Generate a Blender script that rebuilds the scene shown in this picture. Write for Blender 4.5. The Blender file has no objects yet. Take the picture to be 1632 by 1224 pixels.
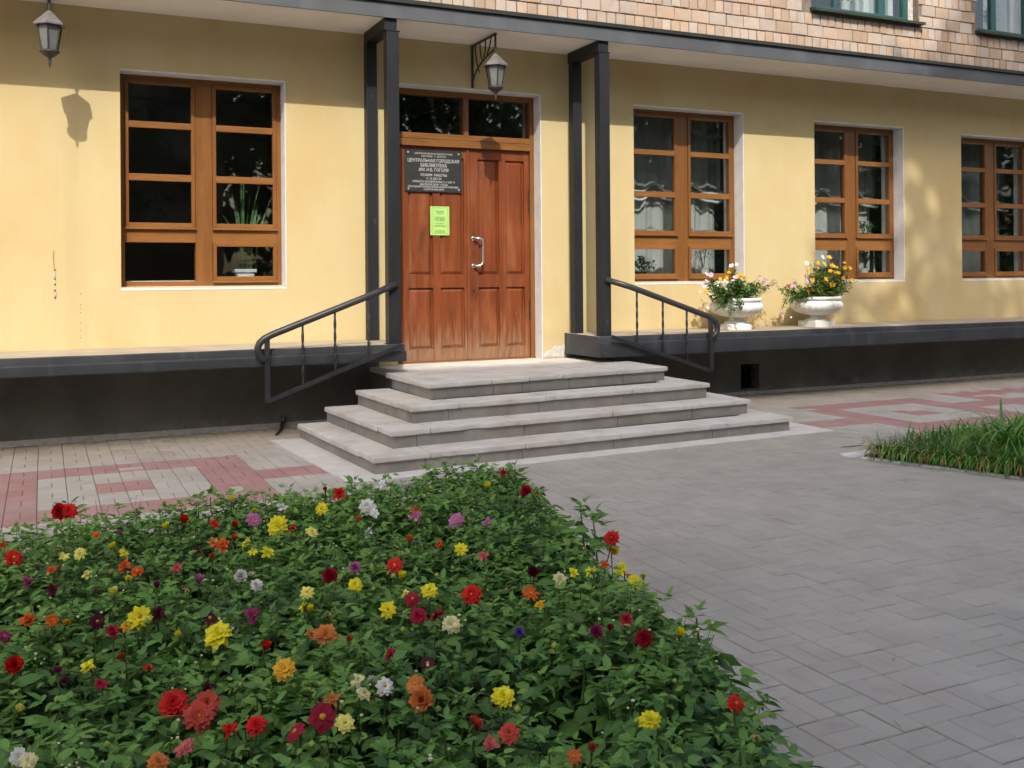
import bpy, bmesh, math, random
import numpy as np
from mathutils import Vector, Matrix, noise as mnoise

R = random.Random(7)
NR = np.random.default_rng(11)
sc = bpy.context.scene
COL = sc.collection

# ------------------------------------------------------------------ camera
CAM = np.array([-2.69947, -10.65077, 1.5625])
RIGHT = np.array([0.90539405, -0.42450069, -0.00779679])
UP = np.array([0.00567871, -0.0062545, 0.99996432])
FWD = np.array([0.4245343, 0.90540601, 0.00325217])
F, PX, PY = 1594.6263, 816.0, 437.6042        # focal length and principal point for a 1632 px wide frame
cd = bpy.data.cameras.new('camera')
cam = bpy.data.objects.new('camera', cd); COL.objects.link(cam)
cam.matrix_world = Matrix(((RIGHT[0], UP[0], -FWD[0], CAM[0]), (RIGHT[1], UP[1], -FWD[1], CAM[1]),
                           (RIGHT[2], UP[2], -FWD[2], CAM[2]), (0, 0, 0, 1)))
cd.sensor_width = 36; cd.lens = F / 1632 * 36; cd.shift_y = -(612 - PY) / 1632
cd.clip_start = .05; cd.clip_end = 600
sc.camera = cam

# ------------------------------------------------------------------ light
SUN_DIR = Vector((.37, 1.0, -.964)).normalized()          # the way the light travels
ELEV = math.asin(-SUN_DIR.z)
w = bpy.data.worlds.new('World'); sc.world = w; w.use_nodes = True
nt = w.node_tree
bg = nt.nodes['Background']
sky = nt.nodes.new('ShaderNodeTexSky'); sky.sky_type = 'NISHITA'; sky.sun_disc = False
sky.sun_elevation = ELEV; sky.sun_rotation = math.atan2(-SUN_DIR.x, -SUN_DIR.y)
sky.air_density = 1.0; sky.dust_density = 5.0; sky.ozone_density = .4
nt.links.new(sky.outputs[0], bg.inputs[0]); bg.inputs[1].default_value = .15
sl = bpy.data.lights.new('sun', 'SUN'); sl.energy = 2.35; sl.angle = math.radians(.53); sl.color = (1, .93, .82)
so = bpy.data.objects.new('sun', sl); COL.objects.link(so)
so.rotation_euler = SUN_DIR.to_track_quat('-Z', 'Y').to_euler(); so.location = (-10, -20, 30)
sc.view_settings.view_transform = 'Standard'; sc.view_settings.look = 'None'
sc.view_settings.exposure = .77; sc.view_settings.gamma = 1
sc.view_settings.use_curve_mapping = False
sc.cycles.max_bounces = 8; sc.cycles.transparent_max_bounces = 12

# ------------------------------------------------------------------ helpers
def back(px, py, ax, val):
    v = FWD * F + RIGHT * (px - PX) - UP * (py - PY)
    i = 'xyz'.index(ax); return CAM + (val - CAM[i]) / v[i] * v
def proj(X):
    v = np.asarray(X, float) - CAM; z = v @ FWD
    return PX + F * (v @ RIGHT) / z, PY - F * (v @ UP) / z, z

WORLD = {}
class MB:
    """collects faces, then becomes one mesh object"""
    def __init__(s): s.v = []; s.f = []; s.mi = []; s.cur = 0
    def add(s, vs, fs):
        n = len(s.v); s.v += [tuple(map(float, p)) for p in vs]
        for f in fs: s.f.append([n + i for i in f]); s.mi.append(s.cur)
        return s
    def box(s, x0, x1, y0, y1, z0, z1, skip=''):
        vs = [(x0, y0, z0), (x1, y0, z0), (x1, y1, z0), (x0, y1, z0), (x0, y0, z1), (x1, y0, z1), (x1, y1, z1), (x0, y1, z1)]
        fs = {'b': (3, 2, 1, 0), 't': (4, 5, 6, 7), 'f': (0, 1, 5, 4), 'r': (1, 2, 6, 5), 'k': (2, 3, 7, 6), 'l': (3, 0, 4, 7)}
        return s.add(vs, [f for k, f in fs.items() if k not in skip])
    def prism(s, poly, z0, z1):
        n = len(poly); vs = [(x, y, z0) for x, y in poly] + [(x, y, z1) for x, y in poly]
        return s.add(vs, [tuple(range(n))[::-1], tuple(range(n, 2 * n))] + [(i, (i + 1) % n, n + (i + 1) % n, n + i) for i in range(n)])
    def bar(s, a, b, wx, wy, up=(0, 0, 1)):
        a = Vector(a); b = Vector(b); d = (b - a).normalized(); u = Vector(up)
        if abs(d.dot(u)) > .98: u = Vector((0, 1, 0))
        r = d.cross(u).normalized(); u = r.cross(d)
        vs = [p + r * sx * wx / 2 + u * sz * wy / 2 for p in (a, b) for sx, sz in ((-1, -1), (1, -1), (1, 1), (-1, 1))]
        return s.add(vs, [(3, 2, 1, 0), (4, 5, 6, 7)] + [(i, (i + 1) % 4, 4 + (i + 1) % 4, 4 + i) for i in range(4)])
    def tube(s, pts, r, n=8, cap=True):
        pts = [Vector(p) for p in pts]; rs = r if isinstance(r, (list, tuple)) else [r] * len(pts)
        rings = []; prev = None
        for i, p in enumerate(pts):
            d = (pts[min(i + 1, len(pts) - 1)] - pts[max(i - 1, 0)]).normalized()
            if prev is None:
                u = d.orthogonal().normalized()
            else:
                u = (prev - d * prev.dot(d)).normalized()
            prev = u; q = d.cross(u)
            rings.append([p + (u * math.cos(t) + q * math.sin(t)) * rs[i] for t in [2 * math.pi * k / n for k in range(n)]])
        vs = [p for g in rings for p in g]; fs = []
        for i in range(len(pts) - 1):
            for k in range(n):
                fs.append((i * n + k, i * n + (k + 1) % n, (i + 1) * n + (k + 1) % n, (i + 1) * n + k))
        if cap: fs += [tuple(range(n))[::-1], tuple(range(len(vs) - n, len(vs)))]
        return s.add(vs, fs)
    def lathe(s, prof, c, n=24, mod=None, rot=0):
        vs = []
        for j, (r, z) in enumerate(prof):
            for k in range(n):
                t = 2 * math.pi * k / n + rot; q = r * (mod(j, t) if mod else 1)
                vs.append((c[0] + q * math.cos(t), c[1] + q * math.sin(t), c[2] + z))
        fs = []
        for j in range(len(prof) - 1):
            for k in range(n):
                fs.append((j * n + k, j * n + (k + 1) % n, (j + 1) * n + (k + 1) % n, (j + 1) * n + k))
        fs += [tuple(range(n))[::-1], tuple(range(len(vs) - n, len(vs)))]
        return s.add(vs, fs)
    def mesh(s, name, mats, smooth=False, bevel=0, tri=False):
        me = bpy.data.meshes.new(name); me.from_pydata(s.v, [], s.f)
        mats = mats if isinstance(mats, (list, tuple)) else [mats]
        for m in mats: me.materials.append(m)
        if len(mats) > 1: me.polygons.foreach_set('material_index', s.mi)
        if bevel:
            bm = bmesh.new(); bm.from_mesh(me)
            bmesh.ops.remove_doubles(bm, verts=bm.verts, dist=1e-5)
            es = [e for e in bm.edges if len(e.link_faces) == 2 and e.calc_face_angle(0) > .5]
            bmesh.ops.bevel(bm, geom=es, offset=bevel, segments=2, affect='EDGES', profile=.6, clamp_overlap=True)
            bm.to_mesh(me); bm.free()
        if smooth: me.polygons.foreach_set('use_smooth', [True] * len(me.polygons))
        me.update(); return me
    def build(s, name, mats, parent=None, smooth=False, bevel=0, **kw):
        return link(name, s.mesh(name, mats, smooth, bevel), parent, **kw)

def link(name, data, parent=None, loc=(0, 0, 0), world=True, **kw):
    o = bpy.data.objects.new(name, data); COL.objects.link(o)
    loc = Vector(loc)
    if parent is not None:
        o.parent = parent
        if world: o.location = loc - WORLD.get(parent, Vector((0, 0, 0)))
        else: o.location = loc
        WORLD[o] = loc if world else WORLD.get(parent, Vector()) + loc
    else:
        o.location = loc; WORLD[o] = loc
    for k, v in kw.items(): o[k] = v
    return o
def thing(name, label, cat, loc=(0, 0, 0), group=None):
    o = link(name, None, None, loc); o.empty_display_size = .1
    o['label'] = label; o['category'] = cat
    if group: o['group'] = group
    return o
def part(mb, name, mats, root, at=None, **kw):
    """mesh given in world coordinates, parented to root"""
    return mb.build(name, mats, root, loc=(0, 0, 0), **kw)

# ------------------------------------------------------------------ materials
def mat(name, c, c2=None, rough=.6, scale=4, stretch=(1, 1, 1), detail=5, bump=0, bscale=60, spec=.4, rnd=0, metal=0,
        lo=.35, hi=.65, attr=None, attr_amt=.35, trans=0, coords='Object'):
    m = bpy.data.materials.new(name); m.use_nodes = True
    n = m.node_tree.nodes; L = m.node_tree.links; b = n['Principled BSDF']
    b.inputs['Roughness'].default_value = rough; b.inputs['Specular IOR Level'].default_value = spec
    b.inputs['Metallic'].default_value = metal
    tc = n.new('ShaderNodeTexCoord'); mp = n.new('ShaderNodeMapping'); mp.inputs['Scale'].default_value = stretch
    m['pos'] = coords == 'pos'
    if coords == 'pos': gp = n.new('ShaderNodeNewGeometry'); L.new(gp.outputs['Position'], mp.inputs[0])
    else: L.new(tc.outputs[coords], mp.inputs[0])
    out = None
    if c2 is not None:
        t = n.new('ShaderNodeTexNoise'); t.inputs['Scale'].default_value = scale; t.inputs['Detail'].default_value = detail
        t.inputs['Roughness'].default_value = .6
        L.new(mp.outputs[0], t.inputs['Vector'])
        mr = n.new('ShaderNodeMapRange'); mr.inputs[1].default_value = lo; mr.inputs[2].default_value = hi
        L.new(t.outputs[0], mr.inputs[0])
        mx = n.new('ShaderNodeMix'); mx.data_type = 'RGBA'
        mx.inputs[6].default_value = (*c, 1); mx.inputs[7].default_value = (*c2, 1)
        L.new(mr.outputs[0], mx.inputs[0]); out = mx.outputs[2]
    else:
        rgb = n.new('ShaderNodeRGB'); rgb.outputs[0].default_value = (*c, 1); out = rgb.outputs[0]
    if rnd or attr:
        if attr:
            a = n.new('ShaderNodeAttribute'); a.attribute_name = attr; src = a.outputs['Fac']; amt = attr_amt
        else:
            a = n.new('ShaderNodeObjectInfo'); src = a.outputs['Random']; amt = rnd
        mr = n.new('ShaderNodeMapRange'); mr.inputs[3].default_value = 1 - amt; mr.inputs[4].default_value = 1 + amt
        L.new(src, mr.inputs[0])
        vm = n.new('ShaderNodeVectorMath'); vm.operation = 'SCALE'
        L.new(out, vm.inputs[0]); L.new(mr.outputs[0], vm.inputs['Scale']); out = vm.outputs[0]
    L.new(out, b.inputs['Base Color'])
    if bump:
        t = n.new('ShaderNodeTexNoise'); t.inputs['Scale'].default_value = bscale; t.inputs['Detail'].default_value = 6
        L.new(mp.outputs[0], t.inputs['Vector'])
        bp = n.new('ShaderNodeBump'); bp.inputs['Strength'].default_value = bump; bp.inputs['Distance'].default_value = .01
        L.new(t.outputs[0], bp.inputs['Height']); L.new(bp.outputs[0], b.inputs['Normal'])
    if trans:
        tr = n.new('ShaderNodeBsdfTranslucent'); L.new(out, tr.inputs[0])
        ms = n.new('ShaderNodeMixShader'); ms.inputs[0].default_value = trans
        L.new(b.outputs[0], ms.inputs[1]); L.new(tr.outputs[0], ms.inputs[2])
        L.new(ms.outputs[0], n['Material Output'].inputs[0])
    m['out'] = out.node.name
    return m
def overlay(m, col, kind, scale=2, stretch=(1, 1, 1), lo=.55, hi=.75, amt=.6, axis=None, a0=0, a1=1, seed=0):
    """lay a stain / wear layer over a material; axis limits it to a band of object z (or x, y)"""
    n = m.node_tree.nodes; L = m.node_tree.links; b = n['Principled BSDF']
    old = b.inputs['Base Color'].links[0].from_socket
    tc = n.new('ShaderNodeTexCoord'); mp = n.new('ShaderNodeMapping'); mp.inputs['Scale'].default_value = stretch
    mp.inputs['Location'].default_value = (seed, seed * 1.7, seed * .3)
    if m.get('pos'): gp = n.new('ShaderNodeNewGeometry'); L.new(gp.outputs['Position'], mp.inputs[0])
    else: L.new(tc.outputs['Object'], mp.inputs[0])
    t = n.new('ShaderNodeTexNoise'); t.inputs['Scale'].default_value = scale; t.inputs['Detail'].default_value = 7
    L.new(mp.outputs[0], t.inputs['Vector'])
    src = t.outputs[0]
    if axis is not None:
        sp = n.new('ShaderNodeSeparateXYZ'); L.new(tc.outputs['Object'], sp.inputs[0])
        g = n.new('ShaderNodeMapRange'); g.inputs[1].default_value = a0; g.inputs[2].default_value = a1
        g.inputs[3].default_value = .45; g.inputs[4].default_value = -.3
        L.new(sp.outputs[axis], g.inputs[0])
        ad = n.new('ShaderNodeMath'); ad.operation = 'ADD'; L.new(src, ad.inputs[0]); L.new(g.outputs[0], ad.inputs[1]); src = ad.outputs[0]
    mr = n.new('ShaderNodeMapRange'); mr.inputs[1].default_value = lo; mr.inputs[2].default_value = hi; mr.inputs[4].default_value = amt
    L.new(src, mr.inputs[0])
    mx = n.new('ShaderNodeMix'); mx.data_type = 'RGBA'; mx.inputs[7].default_value = (*col, 1)
    L.new(old, mx.inputs[6]); L.new(mr.outputs[0], mx.inputs[0]); L.new(mx.outputs[2], b.inputs['Base Color'])
    return m
def glass(name, tint=(.9, .95, .93), refl=1.0):
    m = bpy.data.materials.new(name); m.use_nodes = True
    n = m.node_tree.nodes; L = m.node_tree.links; n.remove(n['Principled BSDF'])
    tr = n.new('ShaderNodeBsdfTransparent'); tr.inputs[0].default_value = (*tint, 1)
    gl = n.new('ShaderNodeBsdfGlossy'); gl.inputs['Roughness'].default_value = .015
    fr = n.new('ShaderNodeFresnel'); fr.inputs[0].default_value = 1.52
    ge = n.new('ShaderNodeNewGeometry'); io = n.new('ShaderNodeMapRange'); io.inputs[3].default_value = 1.52; io.inputs[4].default_value = 1 / 1.52
    L.new(ge.outputs['Backfacing'], io.inputs[0]); L.new(io.outputs[0], fr.inputs[0])
    k = n.new('ShaderNodeMath'); k.operation = 'MULTIPLY'; k.inputs[1].default_value = refl * 1.7; k.use_clamp = True
    L.new(fr.outputs[0], k.inputs[0])
    tc = n.new('ShaderNodeTexCoord'); t = n.new('ShaderNodeTexNoise'); t.inputs['Scale'].default_value = 1.2
    bp = n.new('ShaderNodeBump'); bp.inputs['Strength'].default_value = .04; bp.inputs['Distance'].default_value = .05
    L.new(tc.outputs['Object'], t.inputs[0]); L.new(t.outputs[0], bp.inputs['Height']); L.new(bp.outputs[0], gl.inputs['Normal'])
    ms = n.new('ShaderNodeMixShader'); L.new(k.outputs[0], ms.inputs[0]); L.new(tr.outputs[0], ms.inputs[1]); L.new(gl.outputs[0], ms.inputs[2])
    L.new(ms.outputs[0], n['Material Output'].inputs[0]); return m

M = {}
M['plaster'] = mat('yellow_plaster', (.57, .475, .265), (.55, .445, .23), rough=.85, scale=1.3, detail=9, bump=.12, bscale=55, spec=.2)
overlay(M['plaster'], (.52, .37, .165), 'stain', scale=1.3, stretch=(1, 1, .6), lo=.5, hi=.7, amt=.5, seed=3)
overlay(M['plaster'], (.62, .515, .34), 'fade', scale=2.2, stretch=(1, 1, .4), lo=.55, hi=.8, amt=.5, seed=8)
overlay(M['plaster'], (.44, .335, .17), 'streaks', scale=2.6, stretch=(1.6, 1, .07), lo=.58, hi=.78, amt=.28, seed=18)
overlay(M['plaster'], (.47, .37, .215), 'dust', scale=5, lo=.62, hi=.95, amt=.45, axis=2, a0=.82, a1=1.15, seed=12)
M['white'] = mat('white_reveal_paint', (.70, .70, .70), (.60, .60, .61), rough=.75, scale=6, bump=.1, spec=.2)
M['soffit'] = mat('soffit_whitewash', (.86, .84, .80), (.80, .77, .72), rough=.9, scale=1.5, spec=.1)
M['mortar'] = mat('mortar', (.24, .195, .165), (.17, .14, .12), rough=.95, scale=12, bump=.3, spec=.1)
M['brick'] = mat('facing_brick', (.455, .35, .27), (.42, .305, .23), rough=.85, scale=7, bump=.25, bscale=45, spec=.15, rnd=.13, coords='pos')
overlay(M['brick'], (.50, .42, .35), 'fade', scale=1.6, lo=.5, hi=.75, amt=.7, seed=4)
M['brick_pale'] = mat('facing_brick_pale', (.475, .41, .35), (.43, .35, .29), rough=.85, scale=9, bump=.25, bscale=45, spec=.15, rnd=.13, coords='pos')
M['brick_grey'] = mat('facing_brick_grey', (.41, .365, .33), (.46, .375, .32), rough=.85, scale=9, bump=.25, bscale=45, spec=.15, rnd=.12, coords='pos')
M['fascia'] = mat('fascia_sheet', (.068, .077, .088), (.088, .097, .108), rough=.55, scale=.9, stretch=(1, 1, .2), spec=.4)
overlay(M['fascia'], (.145, .16, .18), 'rubbed', scale=2.2, stretch=(1, 1, .3), lo=.55, hi=.8, amt=.6, seed=5)
M['drip'] = mat('shaded_roof_edge', (.02, .022, .02), (.035, .036, .03), rough=.5, scale=3)
M['black'] = mat('black_iron_paint', (.022, .023, .026), (.034, .036, .040), rough=.42, scale=5, bump=.1, bscale=30, spec=.5)
overlay(M['black'], (.10, .10, .10), 'chips', scale=28, lo=.68, hi=.74, amt=.6, seed=2)
M['post'] = mat('post_paint', (.012, .0135, .016), (.020, .022, .025), rough=.5, scale=3, stretch=(1, 1, .25), bump=.15, bscale=25, spec=.3)
overlay(M['post'], (.12, .125, .13), 'scuffs', scale=22, stretch=(1, 1, .3), lo=.68, hi=.78, amt=.5, seed=2)
M['ledge'] = mat('ledge_paint', (.036, .041, .048), (.055, .060, .068), rough=.6, scale=2.2, stretch=(1, 1, .5), bump=.2, bscale=18, spec=.3)
overlay(M['ledge'], (.12, .13, .145), 'streaks', scale=5, stretch=(1, 1, .12), lo=.58, hi=.8, amt=.55, seed=6)
overlay(M['ledge'], (.30, .31, .32), 'chips', scale=16, lo=.72, hi=.76, amt=.7, seed=9)
M['ledge_top'] = mat('ledge_screed', (.42, .36, .28), (.34, .29, .23), rough=.9, scale=3, bump=.2, spec=.1)
M['plinth'] = mat('plinth_paint', (.105, .102, .092), (.145, .140, .125), rough=.7, scale=1.4, bump=.3, bscale=22, spec=.25)
overlay(M['plinth'], (.24, .225, .19), 'splash', scale=7, lo=.6, hi=1.0, amt=.75, axis=2, a0=0, a1=.28, seed=5)
overlay(M['plinth'], (.165, .158, .14), 'peel', scale=3.2, lo=.56, hi=.68, amt=.5, seed=15)
overlay(M['plinth'], (.055, .053, .048), 'damp', scale=1.1, stretch=(1, 1, .5), lo=.5, hi=.7, amt=.5, seed=25)
def wood(name, a, b_, st, sc_=3):
    m = mat(name, a, b_, rough=.38, scale=sc_, stretch=st, detail=9, bump=.12, bscale=14, spec=.45, lo=.3, hi=.7)
    overlay(m, tuple(q * .55 for q in a), 'grain', scale=sc_ * 3.5, stretch=st, lo=.55, hi=.7, amt=.45, seed=3)
    overlay(m, tuple(min(1, q * 1.5) for q in a), 'sun bleach', scale=1.6, lo=.55, hi=.8, amt=.35, seed=7)
    return m
M['wood_v'] = wood('varnished_wood_upright', (.225, .095, .025), (.16, .062, .016), (6, 6, .5))
M['wood_h'] = wood('varnished_wood_rail', (.27, .118, .032), (.19, .077, .019), (.5, 6, 6))
M['door'] = wood('door_wood', (.225, .060, .018), (.135, .034, .011), (5, 5, .35))
overlay(M['door'], (.26, .165, .10), 'weathered foot', scale=7, stretch=(5, 5, .45), lo=.58, hi=.95, amt=.85, axis=2, a0=.6, a1=1.5, seed=5)
overlay(M['door'], (.33, .125, .055), 'faded boards', scale=2.4, stretch=(3, 3, .5), lo=.5, hi=.72, amt=.55, seed=31)
overlay(M['door'], (.07, .025, .012), 'grime', scale=3.0, stretch=(2, 2, .7), lo=.58, hi=.74, amt=.55, seed=41)
overlay(M['door'], (.40, .26, .15), 'scratches', scale=24, stretch=(1.5, 1.5, .35), lo=.70, hi=.76, amt=.45, seed=15)
M['green_frame'] = mat('green_frame_paint', (.022, .085, .085), (.03, .10, .10), rough=.5, scale=4)
M['green_sill'] = mat('green_sill_sheet', (.022, .035, .018), (.04, .05, .03), rough=.6, scale=4)
M['white_frame'] = mat('white_inner_frame', (.68, .70, .72), (.58, .60, .62), rough=.6, scale=4)
M['glass'] = glass('window_glass', (.90, .93, .92), 1.0)
M['glass_frost'] = mat('lamp_glass', (.17, .18, .18), (.12, .125, .125), rough=.28, scale=6, spec=.6)
M['lantern'] = mat('lantern_iron', (.028, .027, .026), (.05, .048, .045), rough=.5, scale=20)
M['lantern_roof'] = mat('lantern_roof_sheet', (.21, .195, .20), (.14, .13, .135), rough=.45, scale=14, metal=.25)
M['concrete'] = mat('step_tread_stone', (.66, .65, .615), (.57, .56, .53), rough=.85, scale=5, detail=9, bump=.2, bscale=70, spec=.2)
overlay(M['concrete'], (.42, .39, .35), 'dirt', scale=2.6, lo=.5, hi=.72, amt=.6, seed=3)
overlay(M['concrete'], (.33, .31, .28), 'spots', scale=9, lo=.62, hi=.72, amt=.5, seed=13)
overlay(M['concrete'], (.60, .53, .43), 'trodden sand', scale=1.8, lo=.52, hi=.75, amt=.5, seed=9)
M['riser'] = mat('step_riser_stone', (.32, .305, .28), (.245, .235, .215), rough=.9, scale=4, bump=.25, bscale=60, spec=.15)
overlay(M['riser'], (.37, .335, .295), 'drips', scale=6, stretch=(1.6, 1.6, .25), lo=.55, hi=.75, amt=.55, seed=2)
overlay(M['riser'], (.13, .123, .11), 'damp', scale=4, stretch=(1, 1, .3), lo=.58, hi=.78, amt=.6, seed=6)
M['apron'] = mat('apron_slab_stone', (.68, .67, .64), (.60, .59, .56), rough=.85, scale=6, bump=.2, spec=.2)
overlay(M['apron'], (.45, .43, .40), 'dirt', scale=3, lo=.55, hi=.78, amt=.5, seed=1)
def paver_mat(name, c, c2, attr):
    m = mat(name, c, c2, rough=.85, scale=3, detail=8, bump=.25, bscale=90, spec=.2, rnd=0 if attr else .04, attr='tone' if attr else None, attr_amt=.045, coords='pos')
    return m
GREY, GREY2 = (.42, .405, .365), (.365, .35, .315)
RED, RED2 = (.43, .255, .245), (.37, .215, .205)
SAND, SAND2 = (.52, .465, .385), (.45, .40, .335)
PGREY, PGREY2 = (.49, .475, .43), (.435, .42, .385)
for nm, a, b_ in (('grey', GREY, GREY2), ('red', RED, RED2), ('sand', SAND, SAND2), ('pale', PGREY, PGREY2)):
    M['pav_' + nm] = paver_mat('paver_' + nm, a, b_, False)
    M['pavs_' + nm] = paver_mat('paver_field_' + nm, a, b_, True)
    for k in ('pav_', 'pavs_'):
        overlay(M[k + nm], (.30, .28, .25), 'soil', scale=1.1, lo=.5, hi=.75, amt=.5, seed=4)
        overlay(M[k + nm], (.26, .24, .215), 'stain', scale=5.5, lo=.62, hi=.74, amt=.45, seed=24)
        overlay(M[k + nm], (.50, .47, .42), 'dust', scale=.8, lo=.55, hi=.8, amt=.3, seed=14)
M['joint'] = mat('joint_sand', (.24, .225, .20), (.18, .17, .155), rough=1, scale=9, spec=.05)
M['soil'] = mat('bed_soil', (.035, .026, .018), (.06, .045, .03), rough=1, scale=9, bump=.5, bscale=25, spec=.05)
M['kerb'] = mat('whitewashed_kerb', (.72, .73, .74), (.55, .55, .54), rough=.85, scale=7, bump=.3, spec=.15)
M['leaf'] = mat('dahlia_leaf', (.105, .245, .050), (.140, .290, .058), rough=.5, scale=5, spec=.38, attr='tone', attr_amt=.5, trans=.28)
M['bud'] = mat('bud_green', (.30, .36, .06), (.20, .28, .05), rough=.5, scale=30)
M['weed'] = mat('weed_green', (.10, .20, .04), (.13, .24, .06), rough=.5, scale=20, trans=.2)
M['speck'] = mat('weed_blossom', (.70, .70, .45), (.62, .60, .30), rough=.6, scale=40)
M['stem'] = mat('stem_green', (.075, .13, .035), (.10, .12, .04), rough=.5, scale=20)
M['grass'] = mat('daylily_blade', (.10, .26, .035), (.145, .32, .05), rough=.4, scale=3, spec=.45, attr='tone', attr_amt=.45, trans=.2)
M['grass_thin'] = mat('fine_grass', (.07, .17, .04), (.10, .22, .06), rough=.45, scale=3, spec=.4, attr='tone', attr_amt=.4, trans=.2)
M['grass_dry'] = mat('dry_blade', (.42, .28, .09), (.30, .20, .07), rough=.7, scale=6, trans=.1)
M['urn'] = mat('white_urn_paint', (.78, .78, .76), (.68, .68, .66), rough=.7, scale=9, bump=.15, spec=.2)
overlay(M['urn'], (.45, .43, .38), 'grime', scale=7, lo=.6, hi=.78, amt=.4, seed=3)
M['pot_leaf'] = mat('urn_foliage', (.055, .125, .026), (.095, .19, .038), rough=.5, scale=9, trans=.25, attr='tone', attr_amt=.4)
M['plant_in'] = mat('houseplant_leaf', (.045, .13, .035), (.08, .19, .05), rough=.4, scale=9, trans=.15)
M['snake'] = mat('snake_plant_leaf', (.16, .28, .13), (.05, .12, .05), rough=.4, scale=14, stretch=(.6, .6, 2))
M['room'] = mat('room_paint', (.62, .61, .58), (.55, .54, .51), rough=.9, scale=2)
M['roomfloor'] = mat('room_floor', (.10, .075, .05), (.08, .06, .04), rough=.6, scale=3)
M['tulle'] = mat('tulle', (.86, .88, .90), (.80, .83, .86), rough=.9, scale=3, spec=.1, trans=.35)
M['drape'] = mat('grey_drape', (.44, .46, .48), (.36, .38, .40), rough=.9, scale=3, spec=.1, trans=.2)
M['hem'] = mat('drape_hem', (.74, .78, .82), (.68, .72, .76), rough=.9, scale=3, spec=.1)
M['plaque'] = mat('plaque_plate', (.030, .033, .036), (.042, .045, .048), rough=.3, scale=5, spec=.5)
M['letter'] = mat('raised_letter', (.62, .62, .60), (.52, .52, .50), rough=.5, scale=30)
M['bolt'] = mat('bolt_head', (.55, .55, .55), (.4, .4, .4), rough=.4, scale=30, metal=.5)
M['paper'] = mat('green_paper', (.40, .66, .20), (.37, .62, .18), rough=.8, scale=5, spec=.1)
M['ink'] = mat('print_ink', (.03, .05, .02), (.05, .07, .03), rough=.8, scale=5)
M['steel'] = mat('handle_steel', (.62, .61, .59), (.52, .51, .49), rough=.28, scale=12, metal=.85)
M['chip'] = mat('bare_plaster', (.60, .58, .54), (.42, .40, .37), rough=.95, scale=18, bump=.4, spec=.1)
M['dark'] = mat('dark_hole', (.006, .006, .006), (.01, .009, .008), rough=.95, scale=8, spec=.05)
M['bark'] = mat('bark', (.09, .07, .05), (.05, .04, .03), rough=.95, scale=8, stretch=(1, 1, .2), bump=.5, bscale=12, spec=.05)
M['crown'] = mat('tree_leaf', (.045, .095, .025), (.065, .125, .035), rough=.6, scale=1, trans=.2)
M['block'] = mat('block_render', (.40, .36, .30), (.34, .31, .26), rough=.9, scale=.6, spec=.1)
M['blockglass'] = mat('block_window', (.03, .035, .04), (.05, .055, .06), rough=.12, scale=.6, spec=.6)
M['ground'] = mat('square_asphalt', (.30, .285, .27), (.25, .24, .23), rough=.9, scale=2, bump=.2, spec=.15)

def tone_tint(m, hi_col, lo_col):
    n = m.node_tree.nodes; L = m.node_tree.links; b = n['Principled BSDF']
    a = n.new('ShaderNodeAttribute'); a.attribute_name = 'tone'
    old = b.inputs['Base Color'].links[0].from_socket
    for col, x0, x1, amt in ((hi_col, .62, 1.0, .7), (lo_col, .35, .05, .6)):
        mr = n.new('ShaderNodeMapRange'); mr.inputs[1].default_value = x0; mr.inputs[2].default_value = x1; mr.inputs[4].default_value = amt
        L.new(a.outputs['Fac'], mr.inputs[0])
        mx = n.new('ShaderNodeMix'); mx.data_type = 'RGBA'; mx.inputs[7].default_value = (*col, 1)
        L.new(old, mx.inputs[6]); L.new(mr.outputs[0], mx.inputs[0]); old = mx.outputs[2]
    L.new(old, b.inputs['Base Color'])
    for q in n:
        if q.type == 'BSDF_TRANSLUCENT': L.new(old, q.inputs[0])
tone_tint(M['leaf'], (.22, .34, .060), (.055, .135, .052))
tone_tint(M['grass'], (.22, .34, .06), (.04, .12, .03))
# ------------------------------------------------------------------ setting: ground
mb = MB(); mb.add([(-200, -200, -.03), (200, -200, -.03), (200, 60, -.03), (-200, 60, -.03)], [(0, 1, 2, 3)])
mb.build('ground', M['ground'], kind='structure')
pav = link('pavement', MB().box(-9, 14, -13, .02, -.028, -.004).mesh('pavement', M['joint']), kind='structure')

# polygons
DAHLIA = [(-6.2, -5.95), (-2.887, -5.36), (-.42, -5.02), (-.05, -5.22), (-.52, -7.0), (-.78, -8.2), (-1.07, -8.95), (-1.3, -9.75), (-6.2, -9.75)]
GRASSB = [(3.62, -4.14), (9.5, -3.75), (9.5, -9.0), (5.1, -9.0), (4.04, -5.4)]
STEPS = [dict(z=.594, FL=(.50, -1.99), FR=(3.39, -1.60), L=.495, Rr=3.39),
         dict(z=.446, FL=(.19, -2.40), FR=(3.62, -2.04), L=.14, Rr=3.62),
         dict(z=.297, FL=(-.10, -2.72), FR=(3.88, -2.38), L=-.18, Rr=3.88),
         dict(z=.149, FL=(-.35, -3.03), FR=(4.10, -2.76), L=-.45, Rr=4.10)]
APRON = [(-.72, -.90), (-.60, -3.22), (4.47, -2.94), (4.47, -.90)]
def inside(p, poly):
    x, y = p; r = False; n = len(poly)
    for i in range(n):
        (x1, y1), (x2, y2) = poly[i], poly[(i + 1) % n]
        if (y1 > y) != (y2 > y) and x < (x2 - x1) * (y - y1) / (y2 - y1) + x1: r = not r
    return r
def edge_dist(p, poly):
    px, py = p; best = 1e9; n = len(poly)
    for i in range(n):
        (x1, y1), (x2, y2) = poly[i], poly[(i + 1) % n]
        dx, dy = x2 - x1, y2 - y1; t = max(0, min(1, ((px - x1) * dx + (py - y1) * dy) / (dx * dx + dy * dy)))
        best = min(best, math.hypot(px - x1 - t * dx, py - y1 - t * dy))
    return best

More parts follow.
